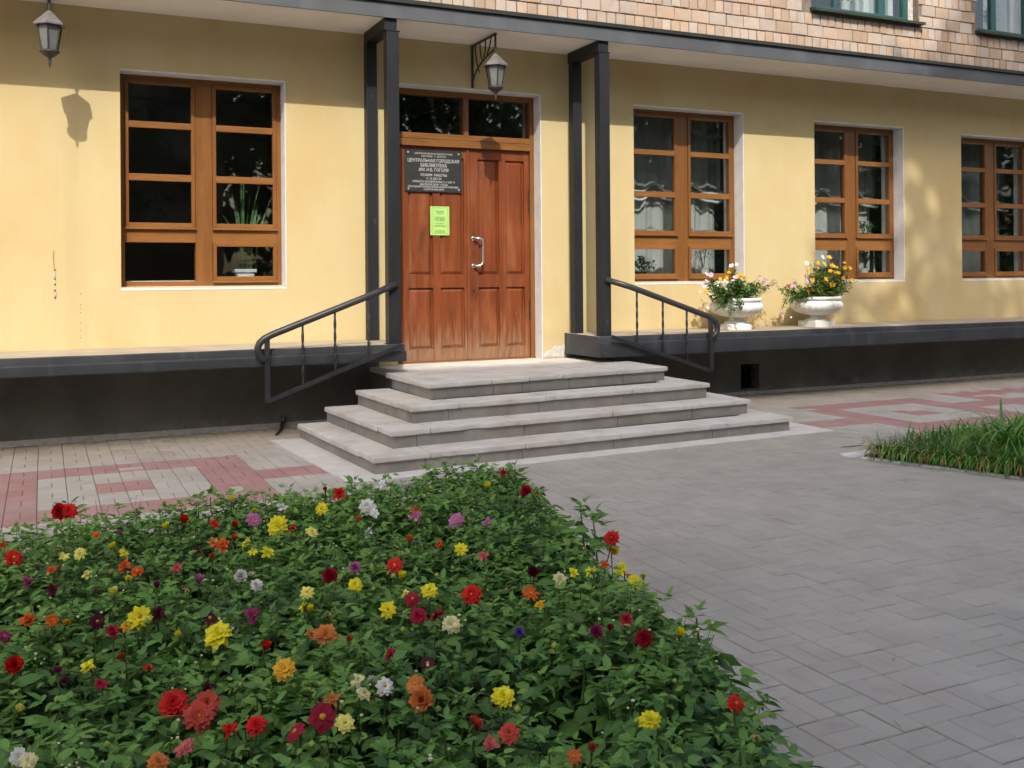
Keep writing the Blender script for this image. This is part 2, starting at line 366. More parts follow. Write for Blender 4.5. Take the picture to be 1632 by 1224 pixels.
# ------------------------------------------------------------------ pavers (20 x 10 cm, laid in pairs)
def paver_kind(x, y):
    for cx, cy in ((-2.145, -2.52), (6.255, -2.32)):
        dx, dy = abs(x - cx), abs(y - cy)
        if dx < .2 and dy < .2: return 'red'
        if dx < .6 and dy < .6: return 'pale'
        if dx < 1.0 and dy < 1.0: return 'red'
    if (-1.2 < x < .3 and abs(y + 2.52) < .2) or (4.0 < x < 5.4 and abs(y + 2.52) < .2) or (7.2 < x < 12 and abs(y + 2.12) < .2) or (-6 < x < -3.1 and abs(y + 2.52) < .2): return 'red'
    if 7.9 < x < 9.9 and -3.2 < y < -1.2 and not (8.3 < x < 9.5 and -2.8 < y < -1.6): return 'red'
    if y > -1.3: return 'sand'
    if x < 2.2 and y > -3.7 and x < -.5: return 'pale'
    if x > 4.4 and y > -3.4: return 'pale'
    return 'grey'
def paver_mesh(lx, ly):
    b = MB(); g = .0022; c = .0045; h = .004; X, Y = lx / 2 - g, ly / 2 - g
    lo = [(-X, -Y, -.02), (X, -Y, -.02), (X, Y, -.02), (-X, Y, -.02)]
    md = [(x, y, h - .0035) for x, y, _ in lo]
    tp = [(x - math.copysign(c, x), y - math.copysign(c, y), h) for x, y, _ in lo]
    fs = [(8, 9, 10, 11)] + [(i, (i + 1) % 4, 4 + (i + 1) % 4, 4 + i) for i in range(4)] + [(4 + i, 4 + (i + 1) % 4, 8 + (i + 1) % 4, 8 + i) for i in range(4)]
    return b.add(lo + md + tp, fs)
cands = []
gx0, gy0 = -2.145, -2.52
for i in range(-30, 70):
    for j in range(-37, 13):
        cx, cy = gx0 + .2 * (i + .5), gy0 + .2 * (j + .5)
        for s in (-1, 1):
            if (i + j) % 2: p = (cx, cy + s * .05, .2, .1)
            else: p = (cx + s * .05, cy, .1, .2)
            if p[1] > -.06 or (inside(p[:2], APRON) and edge_dist(p[:2], APRON) > .13): continue
            if inside(p[:2], DAHLIA) and edge_dist(p[:2], DAHLIA) > .1: continue
            if inside(p[:2], GRASSB): continue
            q = proj((p[0], p[1], 0))
            if q[2] < .6 or not (-160 < q[0] < 1800 and 560 < q[1] < 1420): continue
            infr = 5 < q[0] < 1627 and q[1] < 1219
            hid = proj((p[0], p[1], 0))[0] < 880 and p[1] < -4.4
            cands.append((q[2] if infr and not hid and not inside(p[:2], DAHLIA) else 1e3 + q[2], p))
cands.sort(key=lambda t: t[0])
pm = {}
field = MB(); field_tone = []
KINDS_ = ['grey', 'red', 'sand', 'pale']
for k, (_, p) in enumerate(cands):
    kind = paver_kind(p[0], p[1])
    if R.random() < .06 and kind in ('pale', 'red') : kind = kind if R.random() < .7 else 'pale'
    dz = R.gauss(0, .0009); rz = R.gauss(0, .006); tx, ty = R.gauss(0, .0025), R.gauss(0, .0025)
    if k < 300:
        key = (kind, p[2] > p[3])
        if key not in pm: pm[key] = paver_mesh(p[2], p[3]).mesh('paver', M['pav_' + kind])
        o = link('paver', pm[key], pav, (p[0], p[1], dz)); o.rotation_euler = (tx, ty, rz)
    else:
        b = paver_mesh(p[2], p[3]); c, s = math.cos(rz), math.sin(rz)
        field.cur = KINDS_.index(kind)
        field.add([(p[0] + c * x - s * y, p[1] + s * x + c * y, z + dz + tx * y - ty * x) for x, y, z in b.v], b.f)
        field_tone += [R.random()] * 12
me = field.mesh('paver', [M['pavs_' + n] for n in KINDS_])
a = me.attributes.new('tone', 'FLOAT', 'POINT'); a.data.foreach_set('value', field_tone)
link('paver', me, pav, kind='stuff')

# ------------------------------------------------------------------ the building
lib = thing('library_building', 'two-storey library building with yellow plaster ground floor and pink brick upper wall', 'building')
OPEN = {'w1': (-1.995, -.364, 1.50, 3.66), 'door': (.88, 2.68, .50, 3.735), 'w2': (3.985, 5.672, 1.50, 3.70), 'w3': (6.887, 8.533, 1.50, 3.675), 'w4': (9.704, 11.35, 1.50, 3.64)}
XW0, XW1 = -9.0, 15.0
WT = .42
xs = sorted({XW0, XW1, *[v for o in OPEN.values() for v in o[:2]]})
mb = MB()
for a0, a1 in zip(xs, xs[1:]):
    op = [o for o in OPEN.values() if abs(o[0] - a0) < 1e-6]
    segs = [(.5, 4.30)] if not op else [(.5, op[0][2]), (op[0][3], 4.30)]
    for z0, z1 in segs:
        if z1 - z0 < .01: continue
        mb.add([(a0, 0, z0), (a1, 0, z0), (a1, 0, z1), (a0, 0, z1)], [(0, 1, 2, 3)])
        mb.add([(a0, WT, z0), (a1, WT, z0), (a1, WT, z1), (a0, WT, z1)], [(3, 2, 1, 0)])
    for z0, z1 in segs:
        pass
mb.add([(XW0, 0, 4.30), (XW1, 0, 4.30), (XW1, WT, 4.30), (XW0, WT, 4.30)], [(0, 1, 2, 3)])
mb.add([(XW0, 0, .5), (XW0, 0, 4.3), (XW0, WT, 4.3), (XW0, WT, .5)], [(0, 1, 2, 3)])
mb.add([(XW1, 0, .5), (XW1, 0, 4.3), (XW1, WT, 4.3), (XW1, WT, .5)], [(3, 2, 1, 0)])
part(mb, 'plaster_wall', M['plaster'], lib)
# reveals (white painted) round each opening; the left flank is yellow in the photograph
for k, (x0, x1, z0, z1) in OPEN.items():
    mb = MB()
    mb.add([(x1, -.0025, z0), (x1, WT, z0), (x1, WT, z1), (x1, -.0025, z1)], [(0, 1, 2, 3)])
    mb.add([(x0, -.0025, z1), (x1, -.0025, z1), (x1, WT, z1), (x0, WT, z1)], [(0, 1, 2, 3)])
    if k != 'door': mb.add([(x0, -.0025, z0 - .012), (x1, -.0025, z0 - .012), (x1, WT, z0 + .02), (x0, WT, z0 + .02)], [(3, 2, 1, 0)])
    # painted lip that laps onto the wall face
    def lip(ax0, ax1, az0, az1): mb.add([(ax0, -.003, az0), (ax1, -.003, az0), (ax1, -.003, az1), (ax0, -.003, az1)], [(0, 1, 2, 3)])
    lip(x1, x1 + .012, z0, z1 + .012); lip(x0, x1, z1, z1 + .016)
    if k != 'door': lip(x0, x1 + .012, z0 - .035, z0 - .012)
    part(mb, 'window_reveal' if k != 'door' else 'door_reveal', M['white'], lib)
    mb = MB(); mb.add([(x0, -.001, z0), (x0, WT, z0), (x0, WT, z1), (x0, -.001, z1)], [(3, 2, 1, 0)])
    part(mb, 'yellow_reveal', M['plaster'], lib)
# lower plinth wall with a vent hole
vx0, vx1, vz0, vz1 = 5.60, 5.90, .07, .40
mb = MB()
for x0, x1, z0, z1 in ((XW0, .66, -.05, .70), (2.98, vx0, -.05, .70), (vx1, XW1, -.05, .70), (vx0, vx1, -.05, vz0), (vx0, vx1, vz1, .70)):
    mb.box(x0, x1, -.012, .30, z0, z1)
mb.box(.665, 2.975, -.006, .3, -.05, .57)
part(mb, 'plinth', M['plinth'], lib)
mb = MB(); mb.add([(vx0 - .01, .16, vz0 - .01), (vx1 + .01, .16, vz0 - .01), (vx1 + .01, .16, vz1 + .01), (vx0 - .01, .16, vz1 + .01)], [(0, 1, 2, 3)])
for z in (.2, .3): mb.box(vx0, vx1, .10, .115, z, z + .02)
part(mb, 'vent', M['dark'], lib)
# concrete run-off strip at the plinth foot
mb = MB(); mb.add([(XW0, -.10, .004), (.45, -.10, .004), (.45, -.011, .05), (XW0, -.011, .05)], [(0, 1, 2, 3)])
mb.add([(4.2, -.08, .004), (XW1, -.08, .004), (XW1, -.011, .04), (4.2, -.011, .04)], [(0, 1, 2, 3)])
part(mb, 'foot_fillet', M['chip'], lib)
# ledges
def ledge(x0, x1, zb, endl, endr):
    n = max(2, int((x1 - x0) / .12)); P = []
    prof = [(-.004, .897), (-.802, .888), (-.808, .880), (-.810, .822), (-.857, .818), (-.865, .808), (-.866, zb + .01), (-.858, zb), (-.004, zb)]
    vs = []; fs = []
    for i in range(n + 1):
        x = x0 + (x1 - x0) * i / n
        for j, (y, z) in enumerate(prof):
            wob = .004 * mnoise.noise(Vector((x * 3.1, j * 2.3, zb))) if 0 < j < 8 else 0
            wz = .004 * mnoise.noise(Vector((x * 2.3, j * 1.3 + 7, zb))) if 0 < j < 8 else 0
            vs.append((x, y + wob, z + wz))
    m = len(prof)
    b = MB()
    for i in range(n):
        for j in range(m - 1):
            a = i * m + j; fs.append((a, a + 1, a + m + 1, a + m))
    b.v = vs; b.f = [list(f)[::-1] for f in fs]; b.mi = [1 if (k % (m - 1)) in (0,) else 0 for k in range(len(fs))]
    b.cur = 0
    b.f.append(list(range(m))); b.mi.append(0); b.f.append([n * m + j for j in range(m)][::-1]); b.mi.append(0)
    part(b, 'ledge', [M['ledge'], M['ledge_top']], lib)
ledge(XW0, .685, .715, 0, 1); ledge(2.985, XW1, .650, 1, 0)
# canopy over the ground floor
mb = MB(); mb.box(XW0, XW1, -.80, -.001, 4.256, 4.40)
part(mb, 'canopy_soffit', M['soffit'], lib)
mb = MB()
n = 60
vs = []
for i in range(n + 1):
    x = XW0 + (XW1 - XW0) * i / n; wv = .004 * mnoise.noise(Vector((x * 1.7, 3, 1)))
    for y, z in ((-.802, 4.246), (-.835 + wv, 4.244), (-.832 + wv, 4.398), (-.802, 4.40)): vs.append((x, y, z))
fs = [(i * 4 + j, i * 4 + j + 1, i * 4 + j + 5, i * 4 + j + 4)[::-1] for i in range(n) for j in range(3)]
mb.add(vs, fs); part(mb, 'canopy_fascia', M['fascia'], lib)
mb = MB(); mb.box(XW0, XW1, -.862, -.002, 4.404, 4.446)  # roof edge strip, its dark colour carries the flashing's overhang shadow
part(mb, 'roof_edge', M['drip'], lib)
# upper brick wall: mortar backing with two window openings, then the bricks one by one
UP_W = [(6.86, 8.87), (10.06, 12.05)]
ZS = 5.245
mb = MB()
xx = [XW0, 6.86, 8.87, 10.06, 12.05, XW1]
for a0, a1 in zip(xx, xx[1:]):
    if (a0, a1) in UP_W:
        mb.add([(a0, .012, 4.3), (a1, .012, 4.3), (a1, .012, ZS), (a0, .012, ZS)], [(0, 1, 2, 3)])
        mb.add([(a0, .012, 7.05), (a1, .012, 7.05), (a1, .012, 9), (a0, .012, 9)], [(0, 1, 2, 3)])
        for x, r in ((a0, 1), (a1, -1)): mb.add([(x, .012, ZS), (x, .3, ZS), (x, .3, 7.05), (x, .012, 7.05)], [(0, 1, 2, 3)[::-r]])
        mb.add([(a0, .012, 7.05), (a1, .012, 7.05), (a1, .3, 7.05), (a0, .3, 7.05)], [(0, 1, 2, 3)])
        mb.add([(a0, .012, ZS), (a1, .012, ZS), (a1, .3, ZS), (a0, .3, ZS)], [(3, 2, 1, 0)])
    else:
        mb.add([(a0, .012, 4.3), (a1, .012, 4.3), (a1, .012, 9), (a0, .012, 9)], [(0, 1, 2, 3)])
mb.box(XW0, XW1, .02, .4, 9, 9.2)
part(mb, 'mortar_wall', M['mortar'], lib)
CH = .166
courses = ['W', 'N', 'W', 'N', 'W', 'W', 'N', 'W', 'N', 'W', 'W', 'N', 'W', 'N']
def brick_mesh(wd, seed, m):
    rr = random.Random(seed); b = MB(); X, Z = wd / 2 - .005, CH / 2 - .005; y0 = -.004
    fr = [(-X, -Z), (X, -Z), (X, Z), (-X, Z)]
    lo = [(x, .02, z) for x, z in fr]
    md = [(x + rr.gauss(0, .0015), .004, z + rr.gauss(0, .0015)) for x, z in fr]
    tp = [(x - math.copysign(.006, x), y0 + rr.gauss(0, .0015), z - math.copysign(.006, z)) for x, z in md_xz(md)]
    c = (rr.gauss(0, .01), y0 - abs(rr.gauss(0, .002)), rr.gauss(0, .01))
    b.add(lo + md + tp + [c], [(i, (i + 1) % 4, 4 + (i + 1) % 4, 4 + i) for i in range(4)] + [(4 + i, 4 + (i + 1) % 4, 8 + (i + 1) % 4, 8 + i) for i in range(4)] + [(8 + i, 8 + (i + 1) % 4, 12) for i in range(4)])
    return b
def md_xz(md): return [(p[0], p[2]) for p in md]
bm_cache = {}
rest = MB(); nb = 0
spots = []
for ci, kd in enumerate(courses):
    z = 4.50 + CH * (ci + .5); wd = .272 if kd == 'W' else .136
    x = XW0 + R.random() * wd
    while x < XW1 - wd:
        cut = any(a0 - wd * .45 < x + wd / 2 < a1 + wd * .45 and ZS - .03 < z < 7.05 + .05 for a0, a1 in UP_W)
        if not cut: spots.append((x + wd / 2, z, wd))
        x += wd
for x, z, wd in spots:
    q = proj((x, 0, z)); vis = -10 < q[0] < 1642 and -8 < q[1]
    top = proj((x, -.86, 4.446)); vis = vis and z + CH / 2 > CAM[2] + (4.446 - CAM[2]) * (0 - CAM[1]) / (-.86 - CAM[1]) - .02
    seed = R.randrange(4); mk = R.choices(['brick', 'brick_pale', 'brick_grey'], [.55, .3, .15])[0]
    if vis and nb < 300:
        nb += 1; key = (wd, seed, mk)
        if key not in bm_cache: bm_cache[key] = brick_mesh(wd, seed, None).mesh('brick', M[mk])
        o = link('brick', bm_cache[key], lib, (x + R.gauss(0, .002), R.gauss(0, .002), z + R.gauss(0, .002)))
        o.rotation_euler = (0, R.gauss(0, .006), 0)
    else:
        b = brick_mesh(wd, seed, None); rest.cur = ['brick', 'brick_pale', 'brick_grey'].index(mk)
        rest.add([(p[0] + x, p[1], p[2] + z) for p in b.v], b.f)
part(rest, 'brick', [M['brick'], M['brick_pale'], M['brick_grey']], lib, kind='stuff')

# windows of the ground floor
ROWS = [(3.125, 3.19), (2.585, 2.655)]
def sash_window(key, lower_left_open=False):
    x0, x1, z0, z1 = OPEN[key]; yf = .185
    mid = (x0 + x1) / 2 + .01; mw = .085
    fr = MB(); fw = .05
    fr.box(mid - mw, mid + mw, yf + .002, yf + .118, z0, z1)
    win = fr.build('window', M['wood_v'], lib, bevel=.004)
    MB().box(x0, x0 + fw, yf, yf + .12, z0, z1).build('frame_stile', M['wood_v'], win, bevel=.004); MB().box(x1 - fw, x1, yf, yf + .12, z0, z1).build('frame_stile', M['wood_v'], win, bevel=.004)
    def one(name, m, *bx): MB().box(*bx).build(name, M[m], win, bevel=.003)
    for a0, a1 in ((x0 + fw, mid - mw), (mid + mw, x1 - fw)):
        one('head_rail', 'wood_h', a0, a1, yf + .004, yf + .116, z1 - .05, z1); one('bottom_rail', 'wood_h', a0, a1, yf + .004, yf + .116, z0, z0 + .055)
        one('transom_rail', 'wood_h', a0, a1, yf + .006, yf + .114, 1.955, 2.11)
    for ci, (a0, a1) in enumerate(((x0 + fw, mid - mw), (mid + mw, x1 - fw))):
        # tall sash, two glazing bars
        sw = .040; b0, b1 = 2.11, z1 - .05; ys = yf - .012
        one('sash_stile', 'wood_v', a0 + .003, a0 + sw, ys, ys + .06, b0, b1); one('sash_stile', 'wood_v', a1 - sw, a1 - .003, ys, ys + .06, b0, b1)
        one('sash_rail', 'wood_h', a0 + sw, a1 - sw, ys + .001, ys + .059, b0, b0 + .045); one('sash_rail', 'wood_h', a0 + sw, a1 - sw, ys + .001, ys + .059, b1 - .04, b1)
        one('drip_bead', 'wood_h', a0 - .004, a1 + .004, ys - .02, ys + .01, b0 - .022, b0 - .002)
        for r0, r1 in ROWS: one('glazing_bar', 'wood_h', a0 + sw, a1 - sw, ys + .002, ys + .058, r0, r1)
        zz = [b0 + .045, ROWS[1][0], ROWS[1][1], ROWS[0][0], ROWS[0][1], b1 - .04]
        for q in range(3):
            g = MB(); g.box(a0 + sw - .004, a1 - sw + .004, ys + .028, ys + .032, zz[2 * q] - .004, zz[2 * q + 1] + .004)
            g.build('pane', M['glass'], win)
        # lower hopper
        if lower_left_open and ci == 0: continue
        b0, b1 = z0 + .055, 1.955
        one('hopper_stile', 'wood_v', a0 + .003, a0 + sw, ys, ys + .06, b0, b1); one('hopper_stile', 'wood_v', a1 - sw, a1 - .003, ys, ys + .06, b0, b1)
        one('hopper_rail', 'wood_h', a0 + sw, a1 - sw, ys + .001, ys + .059, b0, b0 + .045); one('hopper_rail', 'wood_h', a0 + sw, a1 - sw, ys + .001, ys + .059, b1 - .04, b1)
        one('drip_bead', 'wood_h', a0 - .004, a1 + .004, ys - .022, ys + .01, b0 - .02, b0)
        g = MB(); g.box(a0 + sw - .004, a1 - sw + .004, ys + .028, ys + .032, b0 + .041, b1 - .036); g.build('pane', M['glass'], win)
    sb = MB(); sb.box(x0 + .002, x1 - .002, yf + .13, WT + .16, z0 + .03, z0 + .06); sb.build('inner_sill', M['white_frame'], win)
    return win
wins = {k: sash_window(k, k == 'w1') for k in ('w1', 'w2', 'w3', 'w4')}
# rooms behind the glass
mb = MB()
for x0, x1 in ((XW0, .45), (.50, 2.95), (3.0, XW1)):
    mb.cur = 0
    mb.add([(x0, 5, .5), (x1, 5, .5), (x1, 5, 4.25), (x0, 5, 4.25)], [(0, 1, 2, 3)])
    mb.add([(x0, WT, .5), (x0, 5, .5), (x0, 5, 4.25), (x0, WT, 4.25)], [(0, 1, 2, 3)])
    mb.add([(x1, WT, .5), (x1, 5, .5), (x1, 5, 4.25), (x1, WT, 4.25)], [(3, 2, 1, 0)])
    mb.add([(x0, WT, 4.25), (x1, WT, 4.25), (x1, 5, 4.25), (x0, 5, 4.25)], [(3, 2, 1, 0)])
    mb.cur = 1; mb.add([(x0, WT, .55), (x1, WT, .55), (x1, 5, .55), (x0, 5, .55)], [(0, 1, 2, 3)])
part(mb, 'room_shell', [M['room'], M['roomfloor']], lib)
mb = MB()
mb.add([(XW0, .3, 4.45), (XW1, .3, 4.45), (XW1, 4, 4.45), (XW0, 4, 4.45)], [(0, 1, 2, 3)])
mb.add([(XW0, 4, 4.45), (XW1, 4, 4.45), (XW1, 4, 9), (XW0, 4, 9)], [(0, 1, 2, 3)])
mb.add([(XW0, .02, 9.0), (XW1, .02, 9.0), (XW1, 4, 9.0), (XW0, 4, 9.0)], [(3, 2, 1, 0)])
for x in (XW0, XW1): mb.add([(x, .02, 4.4), (x, 4, 4.4), (x, 4, 9), (x, .02, 9)], [(0, 1, 2, 3)])
part(mb, 'upper_room_shell', M['room'], lib)
# upper windows
def upper_window(x0, x1, bars):
    yf = .10
    fr = MB(); fr.box(x0 + .02, x0 + .075, yf, yf + .08, ZS + .02, 7.03)
    fr.box(bars[-1][0], bars[-1][1], yf, yf + .08, ZS + .02, 7.03)
    for a0, a1 in bars[:-1]: fr.box(a0, a1, yf + .002, yf + .078, ZS + .06, 6.98)
    fr.box(x0 + .075, bars[-1][0], yf + .001, yf + .079, ZS + .02, ZS + .065); fr.box(x0 + .075, bars[-1][0], yf + .001, yf + .079, 6.98, 7.03)
    win = fr.build('upper_window', M['green_frame'], lib, bevel=.003)
    s = MB(); s.add([(x0 - .02, -.10, ZS - .03), (x1 + .03, -.10, ZS - .03), (x1 + .03, .10, ZS + .015), (x0 - .02, .10, ZS + .015),
                     (x0 - .02, -.10, ZS - .065), (x1 + .03, -.10, ZS - .065), (x1 + .03, -.012, ZS - .06), (x0 - .02, -.012, ZS - .06)],
                    [(0, 1, 2, 3), (4, 5, 1, 0), (5, 6, 2, 1), (7, 4, 0, 3), (7, 6, 5, 4)])
    s.build('window_sill', M['green_sill'], win)
    inner = MB(); e = [x0 + .075] + [v for a in bars for v in a]
    for a0, a1 in zip(e[0::2], e[1::2]):
        g = MB(); g.box(a0 - .004, a1 + .004, yf + .035, yf + .039, ZS + .06, 6.985); g.build('pane', M['glass'], win)
    for xw, wd in [(bars[-1][0] - .13, .09), (bars[-2][0] - .14, .10)]: inner.box(xw, xw + wd, yf + .16, yf + .22, ZS + .03, 7.0)
    inner.box(x0 + .03, bars[-1][1], yf + .15, yf + .4, ZS + .01, ZS + .03)
    inner.build('inner_frame', M['white_frame'], win)
    if bars[-1][1] < x1 - .02:
        b = MB(); b.box(bars[-1][1], x1 - .001, yf + .01, yf + .1, ZS, 7.04); b.build('plaster_jamb', M['chip'], win)
    return win
upper_window(6.86, 8.87, [(7.36, 7.40), (8.20, 8.32), (8.67, 8.76)])
upper_window(10.06, 12.05, [(10.50, 10.60), (11.25, 11.36), (11.92, 12.0)])

# door
dx0, dx1 = .88, 2.68; ZD = .597
yd = .17
dfr = MB().box(dx0 + .055, dx1 - .055, yd + .002, yd + .138, 3.675, 3.735).build('door_frame', M['wood_h'], lib, bevel=.004)
MB().box(dx0, dx0 + .055, yd, yd + .14, ZD, 3.735).build('door_jamb', M['wood_v'], dfr, bevel=.004); MB().box(dx1 - .055, dx1, yd, yd + .14, ZD, 3.735).build('door_jamb', M['wood_v'], dfr, bevel=.004)
MB().box(dx0 + .055, dx1 - .055, yd - .012, yd + .138, 3.085, 3.165).build('transom_bar', M['wood_h'], dfr, bevel=.004); MB().box(dx0 + .055, dx1 - .055, yd + .002, yd + .138, 3.17, 3.235).build('transom_bar', M['wood_h'], dfr, bevel=.004)
h = MB(); h.box(1.765, 1.83, yd + .004, yd + .136, 3.235, 3.675); h.build('transom_mullion', M['wood_v'], dfr, bevel=.004)
for a0, a1 in ((dx0 + .055, 1.765), (1.83, dx1 - .055)):
    g = MB(); g.box(a0 - .004, a1 + .004, yd + .06, yd + .065, 3.23, 3.68); g.build('pane', M['glass'], dfr)
h = MB(); h.box(dx0 - .0, dx1, yd - .02, yd + .2, .58, .606); h.build('threshold', M['wood_h'], dfr, bevel=.004)
def door_leaf(x0, x1, pcols, mirror):
    yl = yd + .035
    b = MB()
    stz = [(ZD + .012, .745), (1.455, 1.60), (2.965, 3.082)]
    # stiles and rails as a framed leaf; panels are sunk between them
    edges = [x0, pcols[0][0], pcols[0][1], pcols[1][0], pcols[1][1], x1]
    for a0, a1 in zip(edges[0::2], edges[1::2]): b.box(a0, a1, yl, yl + .05, ZD + .012, 3.082)
    for p0, p1 in pcols:
        for z0, z1 in stz: b.box(p0, p1, yl + .0012, yl + .0488, z0, z1)
    leaf = b.build('door_leaf', M['door'], lib)
    for p0, p1 in pcols:
        for z0, z1 in ((.745, 1.455), (1.60, 2.965)):
            p = MB(); i = .045; y0, y1 = yl + .030, yl + .010
            vs = [(p0, y0, z0), (p1, y0, z0), (p1, y0, z1), (p0, y0, z1), (p0 + .012, y0, z0 + .012), (p1 - .012, y0, z0 + .012), (p1 - .012, y0, z1 - .012), (p0 + .012, y0, z1 - .012),
                  (p0 + i, y1, z0 + i), (p1 - i, y1, z0 + i), (p1 - i, y1, z1 - i), (p0 + i, y1, z1 - i)]
            p.add(vs, [(8, 9, 10, 11)] + [(k + i4, k + (i4 + 1) % 4, k + 4 + (i4 + 1) % 4, k + 4 + i4) for k in (0, 4) for i4 in range(4)])
            p.build('raised_panel', M['door'], leaf)
    return leaf
dl = door_leaf(.938, 1.838, [(1.085, 1.385), (1.475, 1.775)], False)
dr = door_leaf(1.843, 2.622, [(1.955, 2.225), (2.315, 2.56)], True)
b = MB(); b.box(1.805, 1.842, yd + .018, yd + .034, ZD + .014, 3.08); b.build('cover_strip', M['door'], dl, bevel=.003)
b = MB(); yh = yd + .035
hp = [(1.885, yh, 2.03), (1.90, yh - .05, 2.032), (1.94, yh - .065, 2.03), (1.975, yh - .07, 2.015), (1.985, yh - .07, 1.98), (1.985, yh - .07, 1.76), (1.975, yh - .07, 1.725), (1.945, yh - .065, 1.708), (1.90, yh - .05, 1.706), (1.885, yh, 1.706)]
b.tube(hp, .014, 10)
for z in (2.03, 1.706): b.lathe([(.028, 0), (.028, .006)], (0, 0, 0), 12)
nv = len(b.v) - 48
for k in range(2):
    for i in range(24):
        x, y, z = b.v[nv + k * 24 + i]; b.v[nv + k * 24 + i] = (1.89 + x, yh - z, (2.03, 1.706)[k] + y)
b.build('handle', M['steel'], dr, smooth=True)
b = MB(); b.lathe([(.016, 0), (.016, .008), (.008, .009)], (0, 0, 0), 12); b.v = [(1.893 + x, yh - z, 1.42 + y) for x, y, z in b.v]
b.build('keyhole', M['black'], dr)
for hz0, hz1 in ((2.35, 2.62), (1.05, 1.30)): MB().box(2.612, 2.626, yd + .026, yd + .0345, hz0, hz1).build('hinge', M['black'], dr)

# bare patches in the plaster
def patch(pts, y, name):
    b = MB(); n = len(pts); c = (sum(p[0] for p in pts) / n, sum(p[1] for p in pts) / n)
    b.add([(x, y + .002, z) for x, z in pts] + [(c[0] + (x - c[0]) * .8, y - .003, c[1] + (z - c[1]) * .8) for x, z in pts],
          [tuple(range(n, 2 * n))] + [(i, (i + 1) % n, n + (i + 1) % n, n + i) for i in range(n)])
    part(b, name, M['chip'], lib)
patch([(2.695, .60), (3.00, .60), (2.99, .66), (3.04, .72), (2.99, .755), (2.93, .735), (2.86, .75), (2.80, .70), (2.74, .68), (2.70, .64)], -.003, 'plaster_patch')
patch([(-2.607, 1.60), (-2.588, 1.595), (-2.585, 1.66), (-2.604, 1.67)], -.003, 'plaster_chip')
patch([(-2.604, 1.54), (-2.588, 1.53), (-2.59, 1.58), (-2.602, 1.585)], -.003, 'plaster_chip')
patch([(-2.600, 1.415), (-2.580, 1.41), (-2.582, 1.47), (-2.597, 1.475)], -.003, 'plaster_chip')
b = MB()
for z in (1.675, 1.59, 1.535, 1.475, 1.405): b.lathe([(.008, 0), (.008, .006)], (0, 0, 0), 8)
b.v = [(-2.594 + x, -.004 - z, (1.675, 1.585, 1.535, 1.475, 1.405)[i // 16] + y) for i, (x, y, z) in enumerate(b.v)]
b.tube([(-2.60, -.003, 1.69), (-2.606, -.003, 1.80), (-2.60, -.003, 1.86)], .0018, 5)
part(b, 'wall_fixing', M['bark'], lib)
b = MB()
for k in range(14):
    z = 1.0 + k * .036 + R.random() * .01; x = -2.37 + R.gauss(0, .004)
    if R.random() < .6: b.box(x, x + .007, -.004, .001, z, z + .008)
part(b, 'pit_mark', M['bark'], lib)

